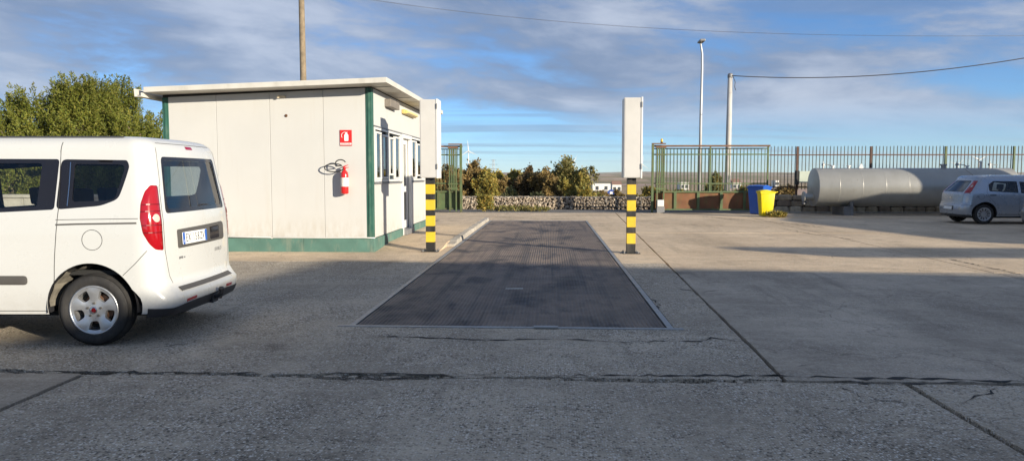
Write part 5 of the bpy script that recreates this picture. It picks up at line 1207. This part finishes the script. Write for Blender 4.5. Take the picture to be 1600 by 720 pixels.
lip = lambda sx: [(-vs_(-.43),.255),(vs_(-.43),.255),(vs_(-.43),.335),(.8,.325),(.4,.345),(-.4,.345),(-.8,.325),(-vs_(-.43),.335)]
HV.patch('lower_valance', lip(1), M['trim'], van, (), .06, off=.006)
HV.patch('reflector', rpoly([(.38,.352),(.58,.345),(.58,.372),(.38,.380)], .008), M['lampr'], van, (), .03, off=.003, bulge=.004)
HV.patch('reflector', rpoly([(-.58,.345),(-.38,.352),(-.38,.380),(-.58,.372)], .008), M['lampr'], van, (), .03, off=.003, bulge=.004)
pan = rpoly([(-.60,.85),(-.56,.835),(.53,.832),(.535,1.005),(-.55,1.022),(-.60,1.00)], .025)
HV.patch('plate_recess', pan, M['dgrey'], van, (), .05, off=.002, bulge=.010)
HV.patch('handle_recess', rpoly([(-.42,.86),(-.16,.86),(-.16,.985),(-.42,.99)], .02), M['gloss'], van, (), .04, off=.0125)
HV.patch('tailgate_handle', rpoly([(-.40,.93),(-.20,.93),(-.20,.975),(-.40,.98)], .012), M['trim'], van, (), .03, off=.014, bulge=.02)
m = rear_frame(HV, .22, .918, .015)
npl = flat_on('number_plate', m, -.26, .26, -.056, .056, .006, M['plate'], van, .003)
for a, b in ((-.258,-.215),(.215,.258)): flat_on('plate_band', m @ Matrix.Translation((0,0,.0062)), a, b, -.054, .054, .0006, M['pblue'], npl)
for ch, gx_ in zip('EX158ZV', (-.178,-.122,-.030,.018,.070,.128,.182)):
    text_mesh(ch, .104, M['trim'], npl, m @ Matrix.Translation((gx_,-.002,.0064)), 'plate_letter', .80)
text_mesh('I', .04, M['wpaint'], npl, m @ Matrix.Translation((-.236,-.028,.0070)), 'plate_lettering')
text_mesh('DOBLO', .05, M['grey'], van, rear_frame(HV, -.40, .745, .002), 'badge_lettering', 1.2)
mj = rear_frame(HV, .46, .745, .002)
for i, (a, b) in enumerate(((-.06,-.035),(-.03,-.012),(-.006,.012),(.03,.055))): flat_on('badge_mark', mj, a, b, -.012+.004*(i % 2), .010-.006*(i > 2), .002, M['grey'], van)
MB().tube([(-.45,-.05,.30),(-.74,-.05,.30),(-.78,-.05,.33),(-.78,-.05,.37)],.022,10).lathe([(0,.35),(.026,.355),(.03,.375),(.02,.395),(0,.40)],14,'z',(-.78,-.05,0)).box(-.72,-.66,-.12,.02,.245,.325).build('tow_hitch', M['trim'], van, bevel=.004)
MB().tube([(-.3,-.45,.24),(-.62,-.47,.235)],.026,12).build('exhaust', M['brake'], van, smooth=True)
MB().tube([(-.585,.15,1.17),(-.60,-.05,1.215),(-.575,-.38,1.20)],.009,6).build('rear_wiper', M['trim'], van)
# --- small hatchbacks parked on the right
def hatchback(loc, rz_, paint, label):
    t = thing('hatchback_car', label, 'car', loc, rz_, 'cars parked on the right', False)
    H = Hood(.84, .24, -.60, .05, 1.34, .15, ([.2,.35,.6,.9,1.0,1.34],[.05,.02,0,.005,.02,.15]), ([.2,.32,.45,.55,.62,.92,1.0,1.34],[0,-.03,-.05,-.04,.0,.03,.07,.40]), .95)
    C_ = dict(xF=1.55, t0=.24, wheelbase=2.51, r=.305, rim=.205, spokes=11, style='car', arch=.365, archz=.32, paint=paint,
        windows=[([(.98,1.315),(.28,1.325),(.06,1.22),(.10,1.015),(.98,.955)], [(.95,1.29),(.30,1.30),(.11,1.205),(.14,1.04),(.95,.98)], .03), ([(1.52,1.25),(1.05,1.315),(1.05,.955),(1.52,.93)], [(1.49,1.23),(1.08,1.285),(1.08,.98),(1.49,.955)], .03)],
        rear_window=([(-.60,.985),(.60,.985),(.53,1.335),(-.53,1.335)], [(-.56,1.01),(.56,1.01),(.50,1.31),(-.50,1.31)]),
        lamp=[(.64,.95),(.84,.955),(.86,1.0),(.80,1.33),(.62,1.335)], reverse=(.75,1.16,.03), lamp_bulge=.012,
        nose=dict(Rc=.42, bulge=.12, tz=.78, Rr=.12, ds=([.2,.5,.78],[.03,0,.03]), dr=([.2,.35,.5,.78],[.05,0,.02,.16]), blend=.6, x=3.38, rise=.08, cowl=(2.35,.98), lamp=[(.55,.58),(.9,.62),(1.1,.74),(.66,.70)]),
        floor=.42, seats=[(.45,(.36,-.36)),(1.25,(.36,-.36))], seat_top=1.0)
    shell(t, H, C_); s_ = H.S; LL = lambda *pp: [(s_(x), z) for x, z in pp]
    for k in (1, -1):
        kk = lambda q: [(k*a, b) for a, b in q]
        H.line('door_gap', kk(LL((.05,1.30),(.02,1.0),(.10,.85),(.33,.60))), .007, M['gap'], t); H.line('door_gap', kk(LL((1.02,1.32),(1.02,.30))), .007, M['gap'], t)
        H.patch('door_handle', rpoly(kk(LL((.12,.875),(.32,.875),(.32,.905),(.12,.905)))[::k], .01), M['trim'], t, (), .04, off=.002, bulge=.015)
        H.line('sill_line', kk(LL((.40,.30),(1.5,.30))), .02, M['chrome'] if False else M['dgrey'], t)
    fl = [(s_(-.13+.085*math.cos(a)), .845+.085*math.sin(a)) for a in np.linspace(0, 2*PI, 25)[:-1]]; H.line('fuel_flap', [(-a, b) for a, b in fl], .006, M['gap'], t, closed=True)
    H.line('tailgate_gap', [(-.66,.95),(-.62,.63),(.62,.63),(.66,.95)], .008, M['gap'], t); H.line('bumper_gap', [(-s_(-.36),.56),(-.8,.60),(.8,.60),(s_(-.36),.56)], .006, M['gap'], t)
    H.patch('plate_recess', rpoly([(-.30,.42),(.30,.42),(.30,.55),(-.30,.55)], .02), M['dgrey'], t, (), .05, off=.002)
    m = rear_frame(H, 0, .485, .006); flat_on('number_plate', m, -.25, .25, -.05, .05, .006, M['plate'], t, .003)
    H.patch('lower_valance', [(-s_(-.38),.225),(s_(-.38),.225),(s_(-.38),.285),(0,.30),(-s_(-.38),.285)], M['trim'], t, (), .06, off=.004)
    MB().tube([(.05,0,1.49),(-.10,0,1.60),(-.22,0,1.70)],[.008,.005,.004],6).build('aerial', M['trim'], t)
    mm = rear_frame(H, 0, .80, .002); MB_ = MB().lathe([(0,.006),(.035,.006),(.04,0)],18,'z').build('badge', M['chrome'], t); MB_.data.transform(mm)
    return t
cw = gp(1535, 350); hatchback((cw[0]+.0, cw[1]+.72, 0), 0.0, M['silver'], 'silver-blue hatchback car parked before the tank, tail to the left')
q2 = atY(1594, 330, 20.4); hatchback((q2[0]+1.38, 20.4+.55, 0), 0.0, M['cardk'], 'dark car of which only the tail tip shows at the right edge')

# ------------------------------------------------------------------ the air
def hazebox():
    m = bpy.data.materials.new('haze_air'); m.use_nodes = True; nt = m.node_tree; nt.nodes.clear()
    o = nt.nodes.new('ShaderNodeOutputMaterial'); v = nt.nodes.new('ShaderNodeVolumePrincipled'); v.inputs['Color'].default_value = (0.80,0.87,0.95,1); v.inputs['Density'].default_value = 0.00008; v.inputs['Anisotropy'].default_value = 0.0
    nt.links.new(v.outputs[0], o.inputs['Volume'])
    b = MB().box(-7500, 7500, -500, 6400, -30, 110).build('haze', m); tag(b, kind='stuff')
hazebox()
